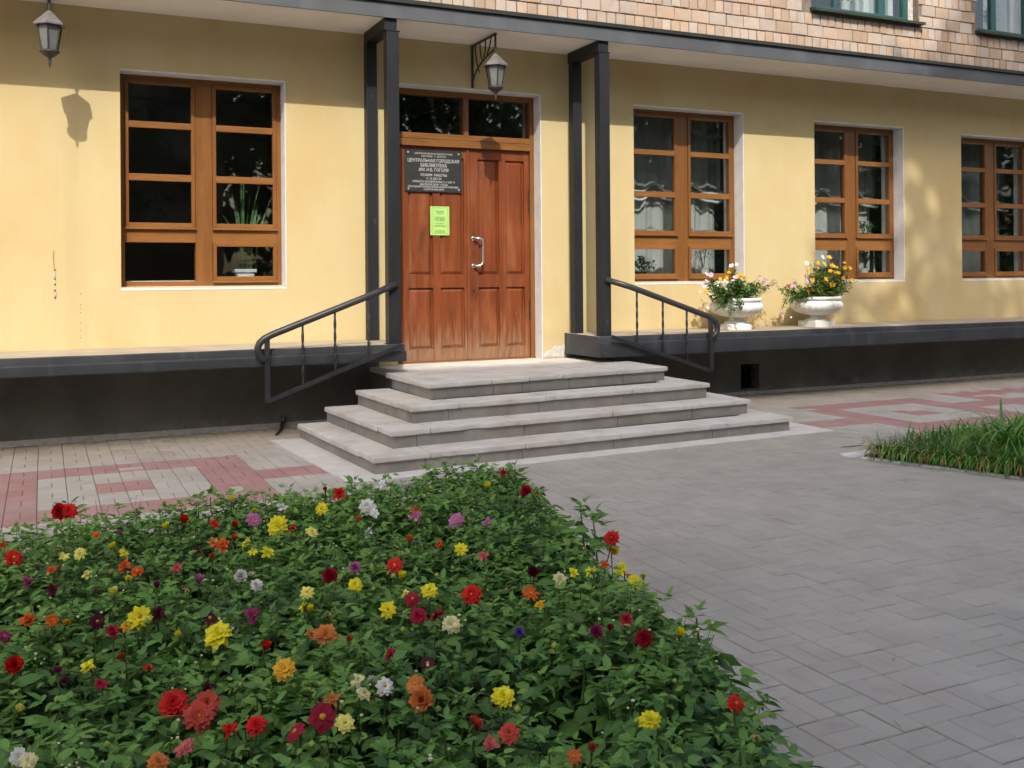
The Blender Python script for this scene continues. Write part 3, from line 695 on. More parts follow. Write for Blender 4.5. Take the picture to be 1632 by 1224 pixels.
# ------------------------------------------------------------------ entrance steps
steps = thing('entrance_steps', 'grey stone entrance steps of four treads wrapping three sides below the wooden door', 'steps', (1.9, -2, 0))
JX = [(1.185, 1.614, 2.016, 2.7), (.658, 1.583, 2.599), (.265, 1.119, 2.146, 3.1), (.15, 1.032, 2.027, 3.05)]
TH = .048
for si, s in enumerate(STEPS):
    z = s['z']; zb = STEPS[si + 1]['z'] - .0 if si < 3 else 0
    yb = -.86
    (flx, fly), (frx, fry) = s['FL'], s['FR']
    ins = .028
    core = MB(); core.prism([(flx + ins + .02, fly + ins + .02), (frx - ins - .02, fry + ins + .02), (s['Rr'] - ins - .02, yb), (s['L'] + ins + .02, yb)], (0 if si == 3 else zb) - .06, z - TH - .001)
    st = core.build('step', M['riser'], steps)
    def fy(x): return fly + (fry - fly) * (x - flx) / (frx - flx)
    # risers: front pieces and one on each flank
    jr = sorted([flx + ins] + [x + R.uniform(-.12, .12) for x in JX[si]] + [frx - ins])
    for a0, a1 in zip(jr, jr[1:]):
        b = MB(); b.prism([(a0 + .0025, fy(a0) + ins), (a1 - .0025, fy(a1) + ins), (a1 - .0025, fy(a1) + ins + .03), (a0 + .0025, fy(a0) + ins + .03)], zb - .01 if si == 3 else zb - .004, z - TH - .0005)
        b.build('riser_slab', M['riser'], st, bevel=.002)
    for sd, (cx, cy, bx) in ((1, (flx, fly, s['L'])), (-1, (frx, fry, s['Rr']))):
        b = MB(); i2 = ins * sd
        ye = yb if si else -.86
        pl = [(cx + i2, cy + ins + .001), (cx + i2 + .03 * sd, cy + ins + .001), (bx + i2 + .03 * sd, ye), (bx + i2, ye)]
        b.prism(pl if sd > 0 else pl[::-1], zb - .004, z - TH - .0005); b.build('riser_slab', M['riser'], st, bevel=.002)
    # treads
    dep = .36 if si else .55
    jt = [flx] + list(JX[si]) + [frx]
    for q, (a0, a1) in enumerate(zip(jt, jt[1:])):
        def nose(xa, xb):
            o_ = []; m_ = max(2, int((xb - xa) / .055)); ch = set(R.sample(range(m_ + 1), max(1, m_ // 7)))
            for t_ in range(1, m_):
                x_ = xa + (xb - xa) * t_ / m_; o_.append((x_, fy(x_) + abs(R.gauss(0, .0018)) + (R.uniform(.005, .013) if t_ in ch else 0)))
            return o_
        g0 = 0 if q == 0 else .002; g1 = 0 if q == len(jt) - 2 else .002
        pl = [(a0 + g0, fy(a0))]
        if not (si == 2 and a0 < .7 < a1): pl += nose(a0 + g0, a1 - g1)
        if si == 2 and a0 < .7 < a1:   # broken nosing
            pl += [(.56, fy(.56)), (.60, fy(.6) + .012), (.66, fy(.66) + .02), (.74, fy(.74) + .016), (.80, fy(.8))]
        pl += [(a1 - g1, fy(a1)), (a1 - g1, fy(a1) + dep), (a0 + g0, fy(a0) + dep)]
        b = MB(); b.prism(pl, z - TH + R.gauss(0, .001), z + R.gauss(0, .0012)); b.build('tread_slab', M['concrete'], st, bevel=.012)
    if si == 0:   # landing field behind the front row
        for a0, a1 in ((.495, 1.42), (1.424, 2.35), (2.354, 3.39)):
            y1 = max(fy(a0), fy(a1)) + dep
            b = MB(); b.prism([(a0, fy(a0) + dep + .003), (a1, fy(a1) + dep + .003), (a1, -.75), (a0, -.75)], z - TH, z + R.gauss(0, .001)); b.build('tread_slab', M['concrete'], st, bevel=.004)
        b = MB(); b.prism([(.56, -.855), (3.33, -.855), (3.33, -.018), (.56, -.018)], -.01, z - TH - .002); b.build('landing_base', M['plinth'], steps)
        b = MB(); b.prism([(.545, -.747), (3.36, -.747), (3.36, -.02), (.545, -.02)], z - TH, z - .001)
        b.prism([(.885, -.019), (2.675, -.019), (2.675, .22), (.885, .22)], z - TH, z - .001); b.build('tread_slab', M['concrete'], st, bevel=.003)
    else:
        for sd, (cx, cy, bx) in ((1, (flx, fly, s['L'])), (-1, (frx, fry, s['Rr']))):
            y0 = cy + dep + .003; ym = (y0 + yb) / 2 + R.uniform(-.15, .15)
            for ya, yc in ((y0, ym - .002), (ym + .002, yb)):
                def xo(y): return cx + (bx - cx) * (y - cy) / (yb - cy)
                pl = [(xo(ya), ya), (xo(ya) + sd * .36, ya), (xo(yc) + sd * .36, yc), (xo(yc), yc)]
                b = MB(); b.prism(pl if sd > 0 else pl[::-1], z - TH, z + R.gauss(0, .001)); b.build('tread_slab', M['concrete'], st, bevel=.012)
# pale slabs laid flat round the foot of the steps
aj = [-.60, .35, 1.35, 2.35, 3.40, 4.47]
def ay(x): return -3.22 + .28 * (x + .6) / 5.07
for a0, a1 in zip(aj, aj[1:]):
    b = MB(); b.prism([(a0 + .002, ay(a0)), (a1 - .002, ay(a1)), (a1 - .002, ay(a1) + .34), (a0 + .002, ay(a0) + .34)], -.02, .012 + R.gauss(0, .001)); b.build('apron_slab', M['apron'], steps, bevel=.003)
for sd, xa, xb, w_ in ((1, -.60, -.72, .36), (-1, 4.47, 4.47, .5)):
    ya = [ay(xa) + .343, -2.0, -.90] if sd > 0 else [ay(4.47) + .343, -1.9, -.90]
    for y0, y1 in zip(ya, ya[1:]):
        t0 = xa + (xb - xa) * (y0 + 3.2) / 2.3; t1 = xa + (xb - xa) * (y1 + 3.2) / 2.3
        pl = [(t0, y0 + .002), (t0 + sd * w_, y0 + .002), (t1 + sd * w_, y1 - .002), (t1, y1 - .002)]
        b = MB(); b.prism(pl if sd > 0 else pl[::-1], -.02, .012); b.build('apron_slab', M['apron'], steps, bevel=.003)

# ------------------------------------------------------------------ black posts carrying the canopy
def support(x, label, dxb=0):
    r = thing('canopy_support', label, 'post', (x, -.45, .89), 'black canopy supports')
    b = MB(); b.box(x - .065, x + .065, -.795, -.675, .884, 4.13)
    b.box(x - .085, x + .085, -.80, -.655, .884, .892); b.build('post', M['post'], r, bevel=.006)
    b = MB(); b.box(x + dxb - .058, x + dxb + .058, -.21, -.095, .89, 4.13); b.build('post', M['post'], r, bevel=.006)
    b = MB(); b.box(x - .065 + dxb / 2, x + .065 + dxb / 2, -.80, -.06, 4.13, 4.2545)
    b.box(x - .078, x + .078, -.80, -.66, 4.118, 4.131); b.build('beam', M['post'], r, bevel=.005)
support(.585, 'black steel double post and beam left of the wooden door', -.045)
support(3.105, 'black steel double post and beam right of the wooden door', -.03)

# ------------------------------------------------------------------ handrails
def rail(label, pts_hand, post_x, post_z0, post_z1, bals, bar, sgn):
    y = -.905
    r = thing('stair_handrail', label, 'handrail', (post_x, y, post_z0), 'iron stair handrails')
    b = MB(); b.tube([(x, yy if yy else y, z) for x, yy, z in pts_hand], .034, 12); b.build('handrail', M['black'], r, smooth=True)
    b = MB(); b.box(post_x - .024, post_x + .024, y - .02, y + .02, post_z0, post_z1); b.build('post', M['black'], r, bevel=.004)
    (bx0, bz0), (bx1, bz1) = bar
    b = MB(); b.bar((bx0, y, bz0), (bx1, y, bz1), .03, .045); b.build('bottom_rail', M['black'], r, bevel=.004)
    (hx0, _, hz0), (hx1, _, hz1) = pts_hand[0], pts_hand[5]
    for x in bals:
        zb = bz0 + (bz1 - bz0) * (x - bx0) / (bx1 - bx0); zt = hz0 + (hz1 - hz0) * (x - hx0) / (hx1 - hx0)
        b = MB(); n = 26; vs = []; fs = []
        for i in range(n + 1):     # twisted square bar
            t = i / n; a = 6 * max(0, min(1, (t - .15) / .7)); z = zb + (zt - zb) * t
            for k in range(4):
                th = a + k * math.pi / 2 + .78; vs.append((x + .0145 * math.cos(th), y + .0145 * math.sin(th), z))
        for i in range(n):
            for k in range(4): fs.append((i * 4 + k, i * 4 + (k + 1) % 4, i * 4 + 4 + (k + 1) % 4, i * 4 + 4 + k))
        b.add(vs, fs); b.build('baluster', M['black'], r)
    return r
def lin(a, b_, n): return [(a[0] + (b_[0] - a[0]) * i / n, 0, a[1] + (b_[1] - a[1]) * i / n) for i in range(n + 1)]
hl = lin((.60, 1.512), (-.70, 1.030), 5) + [(-.77, 0, .995), (-.815, 0, .955), (-.835, 0, .905), (-.828, 0, .855), (-.80, 0, .810), (-.752, 0, .780)]
hl = [(.60, -.80, 1.512)] + hl[1:]
rail('black iron handrail left of the entrance steps', hl, -.745, .375, 1.02, (-.399, -.076, .269), ((-.745, .388), (.62, .885)), 1)
hr_ = lin((3.10, 1.535), (4.42, 1.093), 5) + [(4.49, 0, 1.062), (4.54, 0, 1.025), (4.565, 0, .975), (4.56, 0, .915), (4.53, 0, .865), (4.475, 0, .835)]
hr_ = [(3.10, -.80, 1.535)] + hr_[1:]
rail('black iron handrail right of the entrance steps', hr_, 4.468, .43, 1.08, (3.443, 3.794, 4.126), ((4.468, .44), (3.11, .888)), -1)
b = MB(); b.tube([(-.40, -.03, .12), (-.42, -.06, .05), (-.50, -.35, .02), (-.60, -.60, .012)], [.022, .022, .016, .012], 8)
o = b.build('iron_stub', M['black']); o['label'] = 'short dark iron pipe end on the paving at the plinth left of the steps'; o['category'] = 'pipe'

# ------------------------------------------------------------------ lanterns
def lantern(x, label):
    y = -.66
    r = thing('wall_lantern', label, 'lantern', (x, 0, 3.76), 'hexagonal iron lanterns under the canopy')
    b = MB(); z1 = 4.235
    b.bar((x, -.012, 3.76), (x, -.012, z1), .024, .014); b.bar((x, -.0, z1), (x, y - .02, z1), .024, .016)
    b.bar((x, y, z1), (x, y, z1 - .17), .02, .014)
    def arc(p0, p1, p2, n=10): return [tuple(np.array(p0) * (1 - t) ** 2 + 2 * t * (1 - t) * np.array(p1) + t * t * np.array(p2)) for t in np.linspace(0, 1, n)]
    b.tube(arc((x, -.012, 3.80), (x, -.10, 4.02), (x, y, z1 - .16)), .011, 6)
    b.tube(arc((x, -.10, z1), (x, -.12, 4.0), (x, -.22, 3.90)), .008, 6)
    b.tube(arc((x, -.24, z1), (x, -.23, 4.1), (x, -.30, 4.02)), .008, 6)
    b.tube(arc((x, -.38, z1), (x, -.42, 4.16), (x, -.34, 4.04)), .008, 6)
    b.tube(arc((x, -.55, z1), (x, -.52, 4.12), (x, -.40, 4.03)), .008, 6)
    b.build('bracket', M['lantern'], r)
    b = MB(); ht = 4.075
    b.tube([(x + .018 * math.cos(t), y, ht - .0 + .018 * math.sin(t)) for t in np.linspace(0, 2 * math.pi, 13)], .005, 6)
    b.tube([(x, y, ht - .012), (x, y, ht - .06)], .011, 8); b.build('hook', M['lantern'], r)
    zt = 4.02; rot = .35
    def hexp(rad, z): return [(x + rad * math.cos(rot + k * math.pi / 3), y + rad * math.sin(rot + k * math.pi / 3), z) for k in range(6)]
    b = MB(); vs = hexp(.014, zt) + hexp(.142, zt - .125) + hexp(.142, zt - .14) + hexp(.115, zt - .142)
    b.add(vs, [tuple(range(6))] + [(j * 6 + k, j * 6 + 6 + k, j * 6 + 6 + (k + 1) % 6, j * 6 + (k + 1) % 6) for j in range(3) for k in range(6)] + [tuple(range(18, 24))[::-1]])
    b.build('roof', M['lantern_roof'], r)
    b = MB(); T = hexp(.108, zt - .143); B_ = hexp(.070, zt - .365)
    for k in range(6):
        b.bar(T[k], B_[k], .012, .012); b.bar(T[k], T[(k + 1) % 6], .010, .012); b.bar(B_[k], B_[(k + 1) % 6], .012, .014)
    b.build('cage', M['lantern'], r)
    for k in range(6):
        g = MB(); c = np.array([x, y, 0]); f = lambda p: tuple(np.array(p) + (c - np.array([p[0], p[1], 0])) * .05)
        q = [f(T[k]), f(T[(k + 1) % 6]), f(B_[(k + 1) % 6]), f(B_[k])]
        q2 = [tuple(np.array(p) + (np.array([x, y, p[2]]) - np.array(p)) * .04) for p in q]
        g.add(q + q2, [(0, 1, 2, 3)[::-1], (4, 5, 6, 7)]); g.build('pane', M['glass_frost'], r)
    b = MB(); b.lathe([(.082, 0), (.088, -.012), (.07, -.025), (.05, -.045), (.022, -.06), (.012, -.075), (.016, -.085), (.010, -.098), (.014, -.108), (.004, -.15), (.001, -.16)][::-1], (x, y, zt - .365), 12)
    b.build('finial', M['lantern'], r, smooth=True)
lantern(-2.632, 'hexagonal black lantern with grey roof hanging above the plain wall left of the first window')
lantern(1.805, 'hexagonal black lantern with grey roof hanging on its bracket above the door')

# ------------------------------------------------------------------ plaque and notice
def text_mesh(lines, name, ext):
    """lines: (text, x centre, z, height, width or None) -> MB in the plane y=0"""
    out = MB()
    for txt, xc, z, hgt, wid in lines:
        cu = bpy.data.curves.new('t', 'FONT'); cu.body = txt; cu.align_x = 'CENTER'; cu.size = hgt * 1.38; cu.resolution_u = 2; cu.extrude = ext
        ob = bpy.data.objects.new('t', cu); COL.objects.link(ob); bpy.context.view_layer.update()
        me = bpy.data.meshes.new_from_object(ob.evaluated_get(bpy.context.evaluated_depsgraph_get()))
        v = np.empty(len(me.vertices) * 3); me.vertices.foreach_get('co', v); v = v.reshape(-1, 3)
        sx = 1
        if wid and len(v): sx = wid / max(1e-6, np.ptp(v[:, 0]))
        out.add([(xc + p[0] * sx, -p[2], z + p[1]) for p in v], [list(p.vertices) for p in me.polygons])
        bpy.data.objects.remove(ob); bpy.data.meshes.remove(me); bpy.data.curves.remove(cu)
    return out
yl = yd + .035
pq = thing('opening_hours_plaque', 'dark engraved plaque with white lettering and four bolts on the left door leaf', 'sign', (1.395, yl, 2.56))
b = MB(); b.box(1.045, 1.745, yl - .016, yl - .002, 2.56, 3.042); b.build('plate', M['plaque'], pq, bevel=.003)
xc = 1.395
T_ = text_mesh([('ЦЕНТРАЛИЗОВАННАЯ  БИБЛИОТЕЧНАЯ', xc, 2.992, .018, .46), ('СИСТЕМА   Г. КАЛУГИ', xc, 2.962, .018, .30),
                ('ЦЕНТРАЛЬНАЯ ГОРОДСКАЯ', xc, 2.902, .040, .63), ('БИБЛИОТЕКА', xc, 2.848, .040, .32), ('ИМ. Н.В. ГОГОЛЯ', xc, 2.797, .038, .36),
                ('РЕЖИМ  РАБОТЫ', xc, 2.741, .030, .32), ('С 10 ДО 20', xc, 2.703, .026, .18),
                ('СУББОТА, ВОСКРЕСЕНЬЕ С 11 ДО 19', xc, 2.668, .022, .52), ('ВЫХОДНОЙ ДЕНЬ - СРЕДА', xc, 2.638, .020, .34),
                ('ПОСЛЕДНИЙ ПОНЕДЕЛЬНИК КАЖДОГО МЕСЯЦА -', xc, 2.610, .020, .63), ('САНИТАРНЫЙ ДЕНЬ', xc, 2.580, .020, .25)], 'lettering', .0012)
T_.v = [(x, yl - .0172 + y, z) for x, y, z in T_.v]; T_.build('lettering', M['letter'], pq)
for bx, bz in ((1.085, 3.008), (1.705, 3.008), (1.085, 2.592), (1.705, 2.592)):
    b = MB(); b.lathe([(.012, 0), (.011, .006), (.004, .008)], (0, 0, 0), 10); b.v = [(bx + x, yl - .016 - z, bz + y) for x, y, z in b.v]; b.build('bolt', M['bolt'], pq)
nt_ = thing('paper_notice', 'light green paper notice with a dotted border pinned below the plaque', 'notice', (1.47, yl, 2.06))
b = MB(); n = 8; vs = []
for i in range(n + 1):
    for j in range(n + 1):
        u, v_ = i / n, j / n; vs.append((1.352 + .235 * u, yl - .003 - .006 * max(0, (u - .7)) * (v_) * 3 - .004 * (1 - v_) ** 3, 2.062 + .335 * v_))
b.add(vs, [(i * (n + 1) + j, (i + 1) * (n + 1) + j, (i + 1) * (n + 1) + j + 1, i * (n + 1) + j + 1) for i in range(n) for j in range(n)])
b.build('sheet', M['paper'], nt_)
xn = 1.47
T_ = text_mesh([('Уважаемые', xn, 2.335, .011, .105), ('читатели!', xn, 2.314, .011, .085), ('С 1 июня библиотека', xn, 2.268, .010, .13), ('работает ежедневно', xn, 2.249, .010, .13), ('с 11.00 - 19.00 час.', xn, 2.229, .011, .14),
                ('выходной', xn, 2.196, .011, .09), ('воскресенье', xn, 2.166, .014, .145), ('Последний день месяца', xn, 2.112, .009, .13), ('санитарный день', xn, 2.096, .009, .13)], 'print', .0002)
for k in range(36):
    t = k / 35
    for x in (1.372, 1.566): T_.box(x, x + .003, -.0003, .0002, 2.082 + .298 * t, 2.082 + .298 * t + .004)
for k in range(24):
    t = k / 23
    for z in (2.082, 2.380): T_.box(1.372 + .192 * t, 1.372 + .192 * t + .004, -.0003, .0002, z, z + .003)
T_.v = [(x, yl - .0105 + y, z) for x, y, z in T_.v]; T_.build('lettering', M['ink'], nt_, kind='stuff')

# ------------------------------------------------------------------ leaf shapes used by several plants
def leaf_pts(L, W, teeth=0, fold=.25, curl=.3, n=5):
    """a leaf along +x, returns verts, quads"""
    vs = []; fs = []
    for i in range(n + 1):
        t = i / n; wv = W * (math.sin(math.pi * t ** .75) * (1 - .15 * t)) * .5
        if teeth and 0 < i < n: wv *= 1 + (.12 if i % 2 else -.10)
        z = -curl * L * t * t
        vs += [(L * t, -wv, z + fold * wv), (L * t, 0, z), (L * t, wv, z + fold * wv)]
    for i in range(n):
        a = i * 3; fs += [(a, a + 1, a + 4, a + 3), (a + 1, a + 2, a + 5, a + 4)]
    return np.array(vs), np.array(fs)
class Soup:
    """large numbers of small leaves as numpy arrays"""
    def __init__(s): s.v = []; s.f = []; s.t = []; s.n = 0
    def add(s, v, f, tone=0):
        s.v.append(v); s.f.append(f + s.n); s.n += len(v); s.t.append(np.full(len(v), tone))
    def mesh(s, name, m, smooth=True):
        v = np.concatenate(s.v); f = np.concatenate(s.f); t = np.concatenate(s.t)
        me = bpy.data.meshes.new(name); me.vertices.add(len(v)); me.vertices.foreach_set('co', v.ravel())
        k = f.shape[1]; me.loops.add(f.size); me.loops.foreach_set('vertex_index', f.ravel().astype(np.int32))
        me.polygons.add(len(f)); me.polygons.foreach_set('loop_start', np.arange(0, f.size, k, dtype=np.int32))
        me.update(calc_edges=True); me.materials.append(m)
        if smooth: me.polygons.foreach_set('use_smooth', [True] * len(f))
        a = me.attributes.new('tone', 'FLOAT', 'POINT'); a.data.foreach_set('value', t.astype(np.float32)); return me
def frame(d, up=(0, 0, 1), roll=0):
    d = np.asarray(d, float); d = d / np.linalg.norm(d); up = np.asarray(up, float)
    if abs(d @ up) > .97: up = np.array([1., 0, 0])
    y = np.cross(up, d); y /= np.linalg.norm(y); z = np.cross(d, y)
    if roll: y, z = y * math.cos(roll) + z * math.sin(roll), z * math.cos(roll) - y * math.sin(roll)
    return np.stack([d, y, z])            # rows
def place(v, fr, o): return v @ fr + np.asarray(o)

# ------------------------------------------------------------------ dahlia bed
bed = MB(); bed.prism([(x, y) for x, y in DAHLIA], -.02, .05); bed.build('bed_soil', M['soil'], kind='structure')
kb = MB()
for (x1, y1), (x2, y2) in zip(DAHLIA[:7], DAHLIA[1:8]):
    d = Vector((x2 - x1, y2 - y1)).normalized(); nrm = Vector((-d.y, d.x)) * -.0
    kb.bar((x1, y1, .035), (x2, y2, .035), .07, .075)
ko = kb.build('bed_kerb', M['kerb'], kind='structure')
def canopy_h(x, y):
    h = .43 + .055 * mnoise.noise(Vector((x * 1.6, y * 1.6, 4))) + .035 * mnoise.noise(Vector((x * 4.2, y * 4.2, 9)))
    h += .05 * math.exp(-((x + .25) ** 2 + (y + 5.15) ** 2) / .12)
    e = edge_dist((x, y), DAHLIA)
    return h * (1 - .55 * max(0, 1 - e / .22) ** 2)

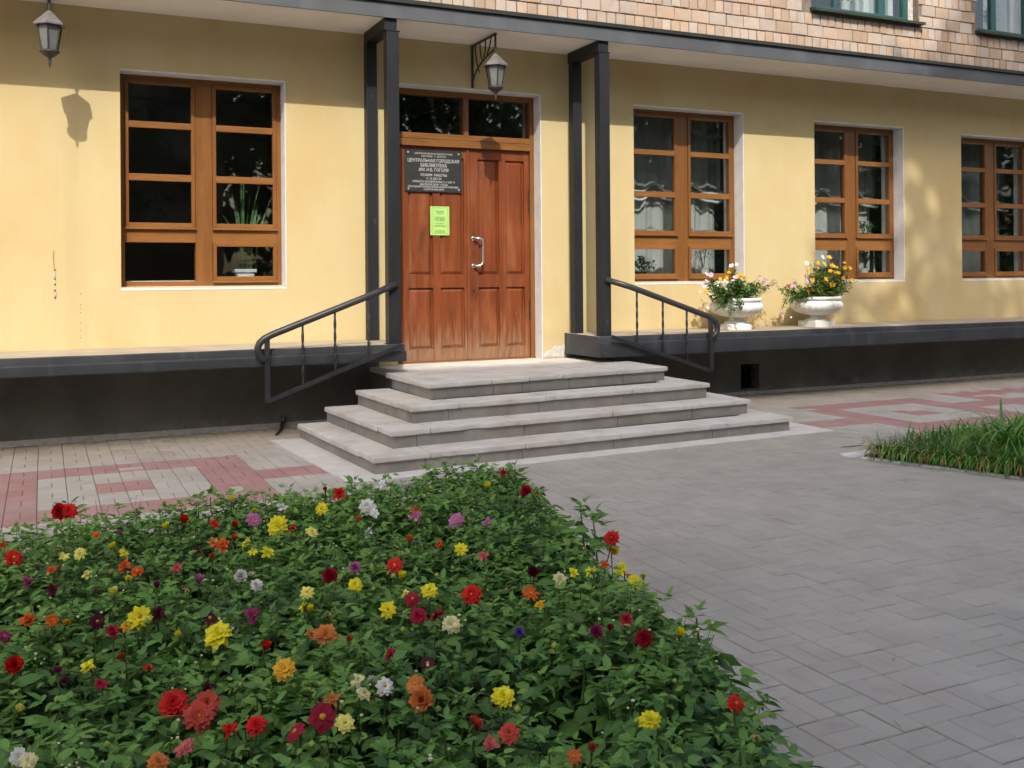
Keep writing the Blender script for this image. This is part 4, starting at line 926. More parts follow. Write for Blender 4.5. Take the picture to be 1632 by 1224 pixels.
# blooms: photo position, width in px, colour, form, facing (0 up .. 1 towards viewer, 2 side-on), label
Y, LM, CR, WH, RD, CM, MR, MG, PK, SL, CO, OR, AP, VI, GO = 'yellow lemon cream white red crimson maroon magenta pink salmon coral orange apricot violet golden'.split()
B = [
 (95, 814, 27, RD, 'ball', 1, 'left one of two scarlet dahlias touching on the far rim of the bed'),
 (110, 813, 27, RD, 'double', 1, 'right one of two scarlet dahlias touching on the far rim of the bed'),
 (294, 828, 20, RD, 'cup', 1, 'upright scarlet dahlia alone near the far rim in front of the patterned paving'),
 (265, 838, 14, Y, 'cup', 2, 'small yellow dahlia left of the upright scarlet dahlia near the far rim'),
 (151, 853, 14, OR, 'ragged', 1, 'small withered orange dahlia right of the scarlet pair near the far rim'),
 (190, 848, 11, PK, 'bud', 1, 'faded mauve half-open dahlia low beside the withered orange one'),
 (369, 795, 13, Y, 'cup', 2, 'small yellow dahlia standing highest on its stalk before the red paving band'),
 (405, 827, 23, PK, 'semi', 1, 'lilac pink dahlia beside the big yellow bloom at the far rim'),
 (440, 836, 34, Y, 'double', 1, 'big yellow double dahlia beside the lilac pink one at the far rim'),
 (374, 836, 14, RD, 'cup', 2, 'narrow red dahlia seen sideways left of the lilac pink one'),
 (450, 807, 14, WH, 'ragged', 1, 'small white dahlia behind the big yellow one at the far rim'),
 (333, 819, 11, WH, 'bud', 1, 'tiny white dahlia bud right of the upright scarlet dahlia'),
 (406, 812, 11, Y, 'bud', 1, 'little yellow dahlia just above the lilac pink one'),
 (341, 833, 14, RD, 'ragged', 2, 'flat dark red dahlia half hidden right of the upright scarlet one'),
 (465, 840, 12, RD, 'ragged', 2, 'little red dahlia half hidden right of the big yellow bloom at the far rim'),
 (341, 864, 16, AP, 'ragged', 1, 'left of two pale orange dahlias below the narrow red sideways one'),
 (354, 867, 24, OR, 'ragged', 1, 'right and bigger of two orange dahlias below the narrow red sideways one'),
 (373, 857, 13, OR, 'cup', 2, 'small dark orange dahlia touching the orange pair from above'),
 (390, 864, 18, Y, 'star', 2, 'thin petalled yellow dahlia right of the orange pair'),
 (404, 878, 13, Y, 'ragged', 1, 'small crumpled yellow dahlia below the thin petalled yellow one'),
 (430, 878, 20, Y, 'ragged', 2, 'drooping yellow dahlia below the big yellow bloom at the far rim'),
 (338, 885, 12, OR, 'bud', 1, 'brownish orange dahlia bud below the orange pair'),
 (103, 886, 15, LM, 'ragged', 1, 'left of two small lemon dahlias between the round red bloom and the yellow pair'),
 (127, 881, 19, LM, 'star', 1, 'right and taller of two small lemon dahlias near the far left of the bed'),
 (180, 871, 17, Y, 'cup', 1, 'upper of two yellow dahlias below the withered orange one'),
 (198, 881, 13, Y, 'ragged', 2, 'lower of two yellow dahlias below the withered orange one'),
 (23, 887, 28, RD, 'semi', 1, 'round red dahlia with dark eye at the far left edge of the photo'),
 (5, 868, 12, OR, 'ragged', 1, 'orange dahlia cut by the photo edge above the round red one with dark eye'),
 (315, 875, 12, MR, 'ragged', 2, 'flat maroon dahlia below and left of the orange pair'),
 (198, 901, 19, OR, 'ragged', 1, 'left of two ragged orange dahlias below the yellow ones'),
 (218, 908, 19, OR, 'star', 2, 'right of two ragged orange dahlias, with drooping petals'),
 (80, 908, 16, OR, 'ragged', 2, 'flat thin orange dahlia below the two small lemon ones'),
 (178, 910, 10, CR, 'bud', 1, 'small cream dahlia bud left of the ragged orange two'),
 (204, 920, 12, Y, 'bud', 1, 'little yellow dahlia under the ragged orange two'),
 (138, 914, 13, LM, 'ragged', 2, 'lemon dahlia seen edge-on left of the small cream bud'),
 (282, 905, 15, SL, 'ragged', 2, 'flat salmon dahlia left of the lilac one seen edge-on'),
 (317, 923, 19, PK, 'cup', 2, 'lilac dahlia seen edge-on left of the white pair'),
 (250, 932, 13, MG, 'cup', 1, 'small magenta dahlia below the flat salmon one'),
 (384, 917, 20, WH, 'ball', 1, 'upper left of two round white dahlias'),
 (409, 932, 18, WH, 'ball', 1, 'lower right of two round white dahlias'),
 (400, 914, 10, WH, 'bud', 1, 'white dahlia bud between the two round white blooms'),
 (43, 926, 15, MG, 'ragged', 1, 'dark magenta dahlia below the round red one with dark eye'),
 (84, 938, 20, MR, 'ragged', 1, 'blackish maroon withered dahlia right of the dark magenta one'),
 (181, 943, 20, LM, 'cup', 2, 'lemon dahlia lying flat and edge-on below the lemon one seen upright'),
 (223, 981, 38, Y, 'star', 1, 'large yellow pointed-petal dahlia in the left half of the bed'),
 (254, 976, 24, MR, 'ragged', 1, 'ragged maroon dahlia right of the large yellow pointed-petal one'),
 (43, 986, 21, OR, 'ragged', 1, 'ragged orange dahlia with pale tips at the left edge of the bed'),
 (84, 987, 22, OR, 'star', 1, 'orange starry dahlia right of the ragged orange one with pale tips'),
 (107, 991, 11, GO, 'bud', 1, 'golden dahlia bud right of the orange starry one'),
 (156, 989, 26, MR, 'semi', 1, 'dark wine dahlia left of the large yellow pointed-petal one'),
 (346, 1007, 44, Y, 'double', 1, 'largest yellow double dahlia of the bed, in its left half'),
 (335, 983, 22, MR, 'single', 1, 'blackish red single dahlia with pale eye above the largest yellow one'),
 (402, 978, 25, MG, 'ragged', 1, 'purple ragged dahlia right of the blackish red single one'),
 (180, 1005, 22, CM, 'ragged', 1, 'faded dark red dahlia below the large yellow pointed-petal one'),
 (203, 996, 16, GO, 'ragged', 1, 'golden shrivelled dahlia touching the large yellow pointed-petal one'),
 (284, 1011, 15, Y, 'cup', 2, 'small yellow dahlia left of the largest yellow one'),
 (8, 1012, 18, MG, 'semi', 1, 'magenta dahlia cut by the left photo edge'),
 (23, 1059, 30, RD, 'ball', 1, 'deep red ball dahlia near the left photo edge below the magenta one'),
 (138, 1060, 26, Y, 'ragged', 2, 'yellow dahlia turned away right of the deep red ball'),
 (93, 1066, 13, MG, 'bud', 1, 'small magenta dahlia between the deep red ball and the turned-away yellow one'),
 (103, 1083, 12, MG, 'bud', 1, 'magenta bud below the turned-away yellow dahlia'),
 (160, 1089, 14, CM, 'ragged', 1, 'small crimson dahlia below and right of the turned-away yellow one'),
 (236, 1063, 12, RD, 'ragged', 2, 'small red dahlia alone in the leaves above the large scarlet bloom'),
 (193, 1045, 11, OR, 'bud', 1, 'orange ball-shaped bud alone left of the largest yellow dahlia'),
 (277, 1117, 46, RD, 'double', 1, 'large scarlet double dahlia touching the coral pair'),
 (331, 1119, 42, CO, 'double', 1, 'upper right of the two coral dahlias beside the large scarlet one'),
 (318, 1139, 46, CO, 'double', 1, 'lower left of the two coral dahlias beside the large scarlet one'),
 (331, 1095, 20, MR, 'ragged', 1, 'blackish maroon dahlia hidden behind the coral pair'),
 (408, 1153, 32, RD, 'double', 1, 'scarlet half-hidden dahlia right of the coral pair'),
 (367, 1160, 24, RD, 'ragged', 1, 'small scarlet dahlia between the coral pair and the half-hidden scarlet one'),
 (291, 1188, 34, SL, 'semi', 2, 'salmon pink flat dahlia below the coral pair'),
 (254, 1210, 34, AP, 'double', 1, 'apricot dahlia at the bottom edge of the photo'),
 (30, 1205, 28, WH, 'double', 1, 'blush white dahlia of the pale pair in the near left corner'),
 (46, 1211, 27, CR, 'double', 1, 'creamy yellow dahlia of the pale pair in the near left corner'),
 (32, 1127, 15, LM, 'bud', 2, 'long lemon bud in the leaves above the pale pair'),
 (424, 1029, 20, RD, 'cup', 1, 'red dahlia right of the largest yellow one, half in the leaves'),
 (838, 782, 18, CM, 'ball', 1, 'dark red dahlia at the far right tip of the bed'),
 (855, 787, 10, RD, 'bud', 1, 'small scarlet bud touching the dark red dahlia at the far right tip'),
 (777, 774, 15, Y, 'cup', 1, 'yellow dahlia left of the dark red one at the far right tip'),
 (802, 753, 12, CM, 'ragged', 1, 'crimson dahlia hidden highest in the leaves at the far right tip'),
 (541, 786, 22, RD, 'ragged', 1, 'flat coral red dahlia on the far rim before the apron slab corner'),
 (518, 778, 9, RD, 'bud', 1, 'tiny red bud left of the flat coral red dahlia on the far rim'),
 (608, 771, 17, WH, 'ragged', 1, 'white dahlia on the far rim right before the lowest stone step'),
 (648, 774, 15, WH, 'cup', 2, 'white dahlia sunk in leaves right of the other white one on the far rim'),
 (512, 810, 19, Y, 'star', 1, 'yellow starry dahlia between the big yellow one and the white pair at the back'),
 (585, 806, 26, WH, 'double', 1, 'biggest white dahlia at the back of the bed with a golden eye'),
 (597, 817, 15, WH, 'ragged', 1, 'small white dahlia tucked under the biggest white one'),
 (586, 845, 16, WH, 'ragged', 2, 'white drooping dahlia below the biggest white one'),
 (644, 795, 9, WH, 'bud', 1, 'white bud right of the biggest white dahlia'),
 (498, 845, 22, LM, 'semi', 2, 'pale lemon dahlia below the yellow starry one at the back'),
 (571, 826, 14, AP, 'cup', 2, 'apricot small dahlia left of the white drooping one'),
 (659, 814, 20, OR, 'ragged', 2, 'orange red dahlia half covered above the pink one at the back'),
 (663, 822, 18, PK, 'ragged', 1, 'pink dahlia touching the half covered orange red one at the back'),
 (726, 827, 26, PK, 'semi', 1, 'big orchid pink dahlia with orange eye at the back'),
 (777, 832, 14, PK, 'ragged', 2, 'faded mauve dahlia right of the big orchid pink one'),
 (653, 860, 16, OR, 'cup', 1, 'orange dahlia below the pink one at the back'),
 (700, 867, 12, OR, 'ragged', 1, 'burnt orange small dahlia right of the orange one below the pink'),
 (735, 874, 22, Y, 'star', 1, 'bright yellow spiky dahlia below the big orchid pink one'),
 (771, 885, 16, SL, 'ragged', 1, 'salmon small dahlia right of the bright yellow spiky one'),
 (974, 856, 25, RD, 'double', 1, 'orange-red round dahlia highest on the paving side of the bed'),
 (978, 875, 18, GO, 'ball', 1, 'golden dahlia right under the orange-red round one'),
 (986, 905, 26, Y, 'star', 1, 'yellow shaggy dahlia under the golden one'),
 (964, 900, 12, OR, 'ragged', 1, 'brownish orange withered dahlia left of the yellow shaggy one'),
 (628, 899, 26, RD, 'semi', 1, 'scarlet dahlia in the back middle left above a yellow bloom'),
 (641, 917, 19, Y, 'cup', 1, 'yellow dahlia just under the scarlet one in the back middle'),
 (566, 904, 18, PK, 'ball', 1, 'orchid pink ball dahlia above a small yellow bloom'),
 (525, 917, 27, CM, 'ball', 1, 'raspberry ball dahlia left of the orchid pink ball'),
 (566, 931, 20, Y, 'double', 1, 'yellow round dahlia under the orchid pink ball'),
 (489, 942, 25, LM, 'star', 1, 'pale lemon starry dahlia left of the yellow round one'),
 (481, 966, 17, Y, 'ragged', 2, 'left of two joined yellow dahlias below the pale lemon starry one'),
 (494, 969, 16, Y, 'cup', 1, 'right of two joined yellow dahlias below the pale lemon starry one'),
 (684, 938, 27, Y, 'semi', 1, 'yellow open dahlia with golden eye right of the raspberry one'),
 (657, 953, 25, CM, 'semi', 1, 'raspberry dahlia touching the yellow open one with golden eye'),
 (646, 944, 13, LM, 'ragged', 2, 'lemon petals peeping out behind the raspberry dahlia'),
 (751, 946, 32, RD, 'double', 1, 'bright scarlet broad dahlia right of the yellow open one'),
 (850, 910, 17, MR, 'ball', 1, 'blackish wine ball dahlia alone in the back right leaves'),
 (893, 922, 20, CR, 'star', 1, 'cream spiky dahlia left of the two yellow edge-on ones'),
 (914, 911, 17, Y, 'ragged', 2, 'left of two yellow edge-on dahlias near the paving side'),
 (938, 908, 17, Y, 'ragged', 2, 'right of two yellow edge-on dahlias near the paving side'),
 (847, 943, 28, OR, 'narrow', 1, 'vermilion dahlia with narrow separate petals'),
 (860, 962, 14, GO, 'ragged', 2, 'golden edge-on dahlia right below the vermilion one'),
 (618, 970, 29, Y, 'star', 1, 'yellow starry dahlia left of the two dark red blooms'),
 (665, 979, 28, CM, 'double', 1, 'left of two dark red dahlias in the middle of the bed'),
 (693, 978, 27, CM, 'ragged', 2, 'right of two dark red dahlias, half hidden beside the cream one'),
 (720, 993, 30, CR, 'double', 1, 'cream white double dahlia right of the two dark red ones'),
 (520, 1008, 38, AP, 'double', 1, 'large apricot double dahlia left of the middle of the bed'),
 (496, 1007, 16, AP, 'ragged', 2, 'small apricot dahlia touching the large apricot one'),
 (557, 1016, 14, OR, 'bud', 2, 'orange opening bud right of the large apricot dahlia'),
 (828, 1007, 15, VI, 'ball', 1, 'small blue violet pompon flower alone among the leaves'),
 (951, 1006, 20, MG, 'ball', 1, 'purple oval dahlia left of the dark crimson ball'),
 (998, 986, 24, CM, 'ragged', 1, 'crimson ragged dahlia above the dark crimson ball'),
 (973, 998, 11, CM, 'bud', 1, 'crimson bud between the purple oval and the crimson ragged dahlia'),
 (1026, 1017, 29, CM, 'ball', 1, 'dark crimson ball dahlia by the paving side of the bed'),
 (1084, 1008, 18, Y, 'cup', 1, 'yellow closed dahlia at the paving edge right of the dark crimson ball'),
 (1014, 927, 29, Y, 'star', 1, 'yellow spiky dahlia with dark eye hanging out over the paving'),
 (1025, 917, 10, Y, 'bud', 1, 'yellow bud touching the spiky yellow dahlia over the paving'),
 (1003, 918, 12, OR, 'ragged', 2, 'orange red petals behind the spiky yellow dahlia over the paving'),
 (452, 1063, 36, GO, 'semi', 1, 'golden orange dahlia with yellow heart below the large apricot one'),
 (681, 1055, 20, MR, 'single', 1, 'dark plum single dahlia with yellow eye'),
 (623, 1040, 18, CM, 'ragged', 2, 'dull red withered dahlia left of the dark plum single one'),
 (516, 1140, 44, CM, 'single', 1, 'large crimson single dahlia with eight petals and orange eye'),
 (467, 1163, 34, CM, 'single', 2, 'crimson single dahlia tilted sideways left of the large eight-petal one'),
 (550, 1150, 30, LM, 'semi', 1, 'pale lemon half-open dahlia right of the large crimson single one'),
 (529, 1113, 18, AP, 'ragged', 2, 'small apricot dahlia just above the large crimson single one'),
 (571, 1083, 20, CR, 'ragged', 2, 'upper of two cream yellow faded dahlias'),
 (582, 1102, 26, CR, 'semi', 2, 'lower of two cream yellow faded dahlias'),
 (593, 1081, 10, WH, 'bud', 2, 'narrow white bud between the cream faded dahlia and the white one'),
 (614, 1092, 28, WH, 'semi', 1, 'white open dahlia in the near middle of the bed'),
 (660, 1088, 30, AP, 'semi', 1, 'smaller of two orange tan dahlias, behind the bigger one'),
 (671, 1115, 39, AP, 'ball', 1, 'bigger of two orange tan dahlias, in front'),
 (803, 1106, 37, Y, 'double', 1, 'perfect round yellow dahlia in the near right part of the bed'),
 (760, 1150, 28, CO, 'ball', 2, 'coral red dahlia facing right below the round yellow one'),
 (811, 1167, 33, CO, 'double', 1, 'coral dahlia with yellow heart below the round yellow one'),
 (783, 1185, 30, SL, 'ragged', 1, 'faded salmon dahlia left of the coral one with yellow heart'),
 (1174, 1119, 28, RD, 'semi', 1, 'bright red dahlia alone at the near right corner of the bed'),
 (1035, 1143, 36, Y, 'double', 1, 'yellow tattered dahlia left of the lone bright red one'),
 (915, 1204, 26, OR, 'narrow', 1, 'orange red dahlia at the bottom edge right of the faded salmon one'),
 (944, 1189, 15, CO, 'bud', 1, 'coral bud above the orange red dahlia at the bottom edge'),
]
COLS = dict(yellow=(.92, .84, .03), lemon=(.92, .87, .22), cream=(.88, .83, .48), white=(.88, .88, .84), red=(.66, .016, .012), crimson=(.40, .010, .035),
            maroon=(.085, .006, .018), magenta=(.33, .030, .14), pink=(.62, .20, .44), salmon=(.68, .16, .15), coral=(.66, .10, .065), orange=(.70, .12, .015),
            apricot=(.74, .26, .06), violet=(.16, .13, .42), golden=(.84, .50, .03))
PM = {k: mat('petal_' + k, c, tuple(q * .78 for q in c), rough=.55, scale=9, spec=.25, trans=.30, bump=.05, bscale=50, attr='tone', attr_amt=.18) for k, c in COLS.items()}
M['eye_y'] = mat('eye_yellow', (.62, .34, .02), (.45, .20, .02), rough=.8, scale=60, bump=.5, bscale=200)
M['eye_d'] = mat('eye_dark', (.10, .03, .01), (.06, .02, .01), rough=.8, scale=60)
FORMS = {'double': [(13, 1.0, .34, .05), (12, .86, .32, .30), (11, .68, .30, .58), (8, .48, .26, .88), (6, .28, .2, 1.2)],
         'ball': [(12, .85, .36, -.25), (12, .92, .34, .05), (11, .84, .32, .35), (10, .72, .30, .65), (8, .56, .28, .95), (6, .36, .22, 1.25)],
         'semi': [(10, 1.0, .40, .05), (9, .82, .36, .28), (7, .58, .28, .55)],
         'single': [(8, 1.0, .50, .06)],
         'star': [(9, 1.0, .30, .10), (8, .85, .28, .36), (6, .60, .24, .65)],
         'narrow': [(9, 1.0, .24, .12)],
         'cup': [(7, .80, .42, .75), (6, .70, .40, 1.0), (5, .5, .34, 1.25)],
         'ragged': [(8, 1.0, .36, .1), (7, .82, .36, .5), (5, .55, .3, .95)],
         'bud': [(5, .62, .55, 1.15), (5, .58, .5, 1.32), (4, .45, .45, 1.45)]}
HASEYE = {'semi', 'single', 'star', 'narrow'}
def bloom_geo(form, rad, rr):
    s = Soup()
    for ri, (n, L, W, el) in enumerate(FORMS[form]):
        ph = rr.random() * 6.28
        for k in range(n):
            if form == 'ragged' and rr.random() < .12: continue
            a = ph + 6.283 * k / n + rr.gauss(0, .10 if form != 'ragged' else .3); l = L * rad * (1 + rr.gauss(0, .06 if form != 'ragged' else .16)); wd = W * 1.55 * rad * (1 + rr.gauss(0, .08))
            e = el + rr.gauss(0, .07 if form != 'ragged' else .25)
            nn = 4; vs = []
            for i in range(nn + 1):
                t = i / nn; wv = wd * .5 * (math.sin(math.pi * min(1, (t * .86 + .10)) ** 1.25)) ** .8 if i < nn else wd * (.10 if form not in ('star', 'narrow') else .02)
                cup = .30 if form in ('ball', 'cup', 'bud') else .14
                bend = (.35 if form in ('ball', 'bud', 'cup') else -.18) * t * t * l
                vs += [(l * t, -wv, bend + cup * wv), (l * t, 0, bend), (l * t, wv, bend + cup * wv)]
            v = np.array(vs); f = np.array([q for i in range(nn) for q in ((i * 3, i * 3 + 1, i * 3 + 4, i * 3 + 3), (i * 3 + 1, i * 3 + 2, i * 3 + 5, i * 3 + 4))])
            ce, se = math.cos(e), math.sin(e); ca, sa = math.cos(a), math.sin(a)
            x, y, z = v.T; x2 = x * ce - z * se; z2 = x * se + z * ce
            v = np.stack([x2 * ca - y * sa, x2 * sa + y * ca, z2 + .02 * rad * ri], 1)
            s.add(v, f, min(1, max(0, .5 + rr.gauss(0, .25) - (.25 if ri == 0 else 0))))
    return s
clear = []     # keep leaves off the faces of the blooms
tocam = lambda P: (CAM - P) / np.linalg.norm(CAM - P)
for bi, (px, py, dpx, col, form, face, label) in enumerate(B):
    rr = random.Random(1000 + bi)
    zb = .50
    for _ in range(4):
        P = back(px, py, 'z', zb); zb = canopy_h(P[0], P[1]) + .05
        zb = max(zb, .28)
    P = back(px, py, 'z', zb); dep = proj(P)[2]
    rad = max(.0155, dpx / 2 / F * dep) * (1.22 if dpx < 22 else 1.08)
    tc_ = tocam(P); nrm = np.array([0, 0, 1.]) * (.55 if face == 1 else .25) + tc_ * (1.0 if face == 1 else .45) + np.array([rr.gauss(0, .25), rr.gauss(0, .25), 0])
    if face == 2: nrm += RIGHT * rr.choice((-1, 1)) * .40 + np.array([0, 0, .25])
    if form in ('cup', 'bud'): nrm = np.array([rr.gauss(0, .3), rr.gauss(0, .3), 1.0]) + tc_ * (.6 if face == 1 else .3)
    nrm /= np.linalg.norm(nrm)
    base = P - nrm * rad * .30
    if form in ('cup', 'bud'): rad *= 1.45; base = P - nrm * rad * .42
    root = thing('dahlia_flower', label, 'flower', (base[0], base[1], base[2] - .20), 'dahlia blooms in the flower bed')
    fr3 = frame(nrm); fr3 = np.stack([fr3[1], fr3[2], fr3[0]])
    s = bloom_geo(form, rad, rr); s.v = [place(v, fr3, base) for v in s.v]
    o = link('petals', s.mesh('petals', PM[col]), root, (0, 0, 0))
    if form in HASEYE or (form == 'double' and bi % 3 == 0):
        e = MB(); er = rad * (.24 if form == 'single' else .17); e.lathe([(er, 0), (er * .95, er * .35), (er * .6, er * .65), (er * .2, er * .75)], (0, 0, 0), 10)
        e.v = [tuple(place(np.array(p), fr3, base + nrm * rad * (.04 if form in ('single', 'narrow') else .14))) for p in e.v]
        e.build('flower_centre', M['eye_y'] if not (col == CM and form == 'ball') else M['eye_d'], root, smooth=True)
    st = MB(); bot = base - np.array([rr.gauss(0, .02), rr.gauss(0, .02), .20])
    st.tube([tuple(base + nrm * .001), tuple(base - nrm * .025), tuple((base + bot) / 2 - nrm * .012), tuple(bot)], [.0042, .003, .0026, .003], 5)
    st.build('stem', M['stem'], root)
    c = MB(); c.lathe([(rad * .05, -rad * .18), (rad * .24, -rad * .10), (rad * .30, rad * .02)], (0, 0, 0), 8); c.v = [tuple(place(np.array(p), fr3, base - nrm * rad * .04)) for p in c.v]
    c.build('calyx', M['stem'], root)
    ax_ = nrm + tc_ * 1.2; clear.append((P, rad, ax_ / np.linalg.norm(ax_), dep))

# the leaves: one mass nobody could count
fol = Soup()
CP = np.array([c[0] for c in clear]); CRd = np.array([c[1] for c in clear]); CD = np.array([c[2] for c in clear])
def blocked(v):
    """is any of these points right in front of a bloom (a short cylinder along its facing)?"""
    d = v.mean(0) - CP; al = (d * CD).sum(1); pr = d - al[:, None] * CD; rd = np.sqrt((pr ** 2).sum(1))
    return bool(((al > -.2 * CRd) & (al < .42) & (rd < CRd * 1.08 + .012)).any())
LEAF = [leaf_pts(1, w_, 1, f_, c_, 5) for w_, f_, c_ in ((.52, .30, .22), (.60, .15, .35), (.46, .4, .12), (.56, .2, .28))]
def compound(o, d, L, rr, tone, droop):
    """a dahlia leaf: stalk, end leaflet and one or two opposite pairs"""
    d = np.asarray(d, float); d /= np.linalg.norm(d)
    side = np.cross(d, [0, 0, 1.]); ns = np.linalg.norm(side); side = side / ns if ns > 1e-3 else np.array([1., 0, 0])
    tip = o + d * L * .45 + np.array([0, 0, -droop * L * .2])
    npair = 1 if rr.random() < .6 else 2
    lv = [(tip, d + np.array([0, 0, -droop * .4]), L * .62)]
    for q in range(npair):
        b_ = o + d * L * (.40 - .17 * q) + np.array([0, 0, -droop * L * .12])
        for s_ in (-1, 1): lv.append((b_, d * .55 + side * s_ * .85 + np.array([0, 0, -droop * .35 + rr.gauss(0, .15)]), L * (.46 - .06 * q)))
    for p, dd, l in lv:
        v, f = LEAF[rr.randrange(4)]
        vv = place(v * (l * (1 + rr.gauss(0, .12))), frame(dd, roll=rr.gauss(0, .35)), p)
        if blocked(vv): continue
        fol.add(vv, f, min(1, max(0, tone + rr.gauss(0, .12))))
rr = random.Random(5)
xs_ = [p[0] for p in DAHLIA]; cnt = 0
tips = []
stems = MB()
k = 0
while cnt < 2350 and k < 60000:
    k += 1
    x = rr.uniform(-6.1, .05); y = rr.uniform(-9.6, -5.0)
    if not inside((x, y), DAHLIA): continue
    q = proj((x, y, .45))
    if q[2] < 1.2 or q[0] < -260 or q[0] > 1500 or q[1] > 1520: continue
    # thin out what is far outside the frame
    dmin = .072
    if any((x - a) ** 2 + (y - b_) ** 2 < dmin * dmin for a, b_ in tips[-1:]): continue
    tips.append((x, y)); cnt += 1
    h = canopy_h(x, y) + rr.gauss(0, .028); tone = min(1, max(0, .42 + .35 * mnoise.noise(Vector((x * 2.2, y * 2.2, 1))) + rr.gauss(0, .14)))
    e = edge_dist((x, y), DAHLIA)
    big = 1.25 if rr.random() < .3 else 1.0
    a0 = rr.random() * 3.14
    for node in range(5):
        z = h - .005 - node * rr.uniform(.045, .065)
        if z < .06: break
        L = (.054 + .028 * node) * big * rr.uniform(.85, 1.2); L = min(L, .155)
        for s_ in (0, 1):
            a = a0 + node * 1.57 + s_ * 3.1416 + rr.gauss(0, .3); el = .75 - .30 * node + rr.gauss(0, .15)
            d = np.array([math.cos(a) * math.cos(el), math.sin(a) * math.cos(el), math.sin(el)])
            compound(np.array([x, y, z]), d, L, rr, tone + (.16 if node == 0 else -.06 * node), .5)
    if rr.random() < .4: stems.tube([(x, y, h - .01), (x + rr.gauss(0, .01), y + rr.gauss(0, .01), h - .15), (x + rr.gauss(0, .03), y + rr.gauss(0, .03), .04)], [.002, .0035, .005], 4, cap=False)
for px, py, up_ in ((335, 792, .10), (925, 808, .13), (945, 822, .10), (760, 742, .07), (820, 748, .06), (1110, 985, .03), (560, 770, .05), (690, 762, .05), (110, 808, .03)):
    zt = .5
    for _ in range(4):
        P = back(px, py, 'z', zt); zt = .40 + up_
    P = back(px, py, 'z', zt); a0 = rr.random() * 3
    for node in range(6):
        z = zt - node * .034; L = (.07 + .028 * node) * 1.05; L = min(L, .16)
        for s_ in (0, 1):
            a = a0 + node * 1.57 + s_ * 3.1416 + rr.gauss(0, .25); el = 1.0 - .25 * node
            compound(np.array([P[0], P[1], z]), np.array([math.cos(a) * math.cos(el), math.sin(a) * math.cos(el), math.sin(el)]), L, rr, .62, .4)
    stems.tube([(P[0], P[1], zt), (P[0] + .01, P[1] - .02, zt - .2), (P[0] - .02, P[1] - .06, .04)], [.003, .004, .006], 5, cap=False)
# leaves leaning out over the kerb along the near side and rim
for (x1, y1), (x2, y2) in zip(DAHLIA[1:8], DAHLIA[2:8]):
    n = int(math.hypot(x2 - x1, y2 - y1) / .028)
    d = Vector((x2 - x1, y2 - y1)).normalized(); out = Vector((-d.y, d.x))
    for i in range(n):
        t = rr.random(); x, y = x1 + (x2 - x1) * t, y1 + (y2 - y1) * t
        for z in (rr.uniform(.05, .15), rr.uniform(.15, .30), rr.uniform(.22, .36)):
            ang = math.atan2(out.y, out.x) + rr.gauss(0, .7); el = rr.gauss(-.05, .35)
            inb = rr.uniform(.0, .12)
            compound(np.array([x - out.x * inb, y - out.y * inb, z]), np.array([math.cos(ang), math.sin(ang), math.sin(el)]), rr.uniform(.07, .14), rr, .4 + rr.gauss(0, .15), .6)
foliage = link('dahlia_foliage', fol.mesh('dahlia_foliage', M['leaf']), kind='stuff')
stems.build('dahlia_stems', M['stem'], kind='stuff')
# green and yellowish flower buds scattered through the bed, and small weeds in bloom
bd = MB(); wd_ = MB(); sp = MB()
for i in range(170):
    while True:
        x = rr.uniform(-5.2, 0); y = rr.uniform(-9.2, -5.1)
        if inside((x, y), DAHLIA) and proj((x, y, .5))[2] > 1.5: break
    z = canopy_h(x, y) + rr.uniform(.0, .05); r_ = rr.uniform(.006, .011)
    bd.lathe([(r_ * .3, -r_), (r_, -r_ * .3), (r_ * .95, r_ * .3), (r_ * .35, r_)], (x, y, z), 7)
    wd_.tube([(x, y, z - r_), (x + rr.gauss(0, .008), y, z - .05), (x + rr.gauss(0, .02), y + rr.gauss(0, .02), z - .14)], .0016, 4, cap=False)
for i in range(170):
    while True:
        x = rr.uniform(-5.2, .05); y = rr.uniform(-9.2, -4.98)
        if inside((x, y), DAHLIA) and proj((x, y, .5))[2] > 1.5: break
    h = canopy_h(x, y); tall = .05 if edge_dist((x, y), DAHLIA) > .3 else .11
    for q in range(rr.randrange(2, 6)):
        tx, ty, tz = x + rr.gauss(0, .035), y + rr.gauss(0, .035), h + rr.uniform(-.01, tall)
        wd_.tube([(x, y, h - .12), ((x + tx) / 2, (y + ty) / 2, h - .03), (tx, ty, tz)], .0011, 3, cap=False)
        s_ = rr.uniform(.0022, .0040); sp.box(tx - s_, tx + s_, ty - s_, ty + s_, tz - s_ * .6, tz + s_ * .6)
        for u in range(2):
            v, f = leaf_pts(rr.uniform(.012, .03), .012, 0, .2, .3, 2); a = rr.random() * 6.28; t = rr.uniform(.3, .9)
            vv = place(v, frame((math.cos(a), math.sin(a), .2)), (x + (tx - x) * t, y + (ty - y) * t, h - .12 + (tz - h + .12) * t)); wd_.add(vv, f)
wh = MB()
for i in range(34):
    while True:
        x = rr.uniform(-5.0, 0); y = rr.uniform(-9.0, -5.1)
        if inside((x, y), DAHLIA) and proj((x, y, .5))[2] > 1.5: break
    z = canopy_h(x, y) + rr.uniform(.0, .04); r_ = rr.uniform(.010, .017)
    for q in range(9):
        v, f = leaf_pts(r_ * rr.uniform(.9, 1.6), r_ * .6, 0, .3, rr.uniform(.2, .9), 3); a = rr.random() * 6.28
        wh.add(place(v, frame((math.cos(a), math.sin(a), rr.uniform(-.9, .5))), (x, y, z)), f)
    wd_.tube([(x, y, z), (x + rr.gauss(0, .02), y + rr.gauss(0, .02), z - .15)], .002, 4, cap=False)
wh.build('withered_heads', M['grass_dry'], kind='stuff')
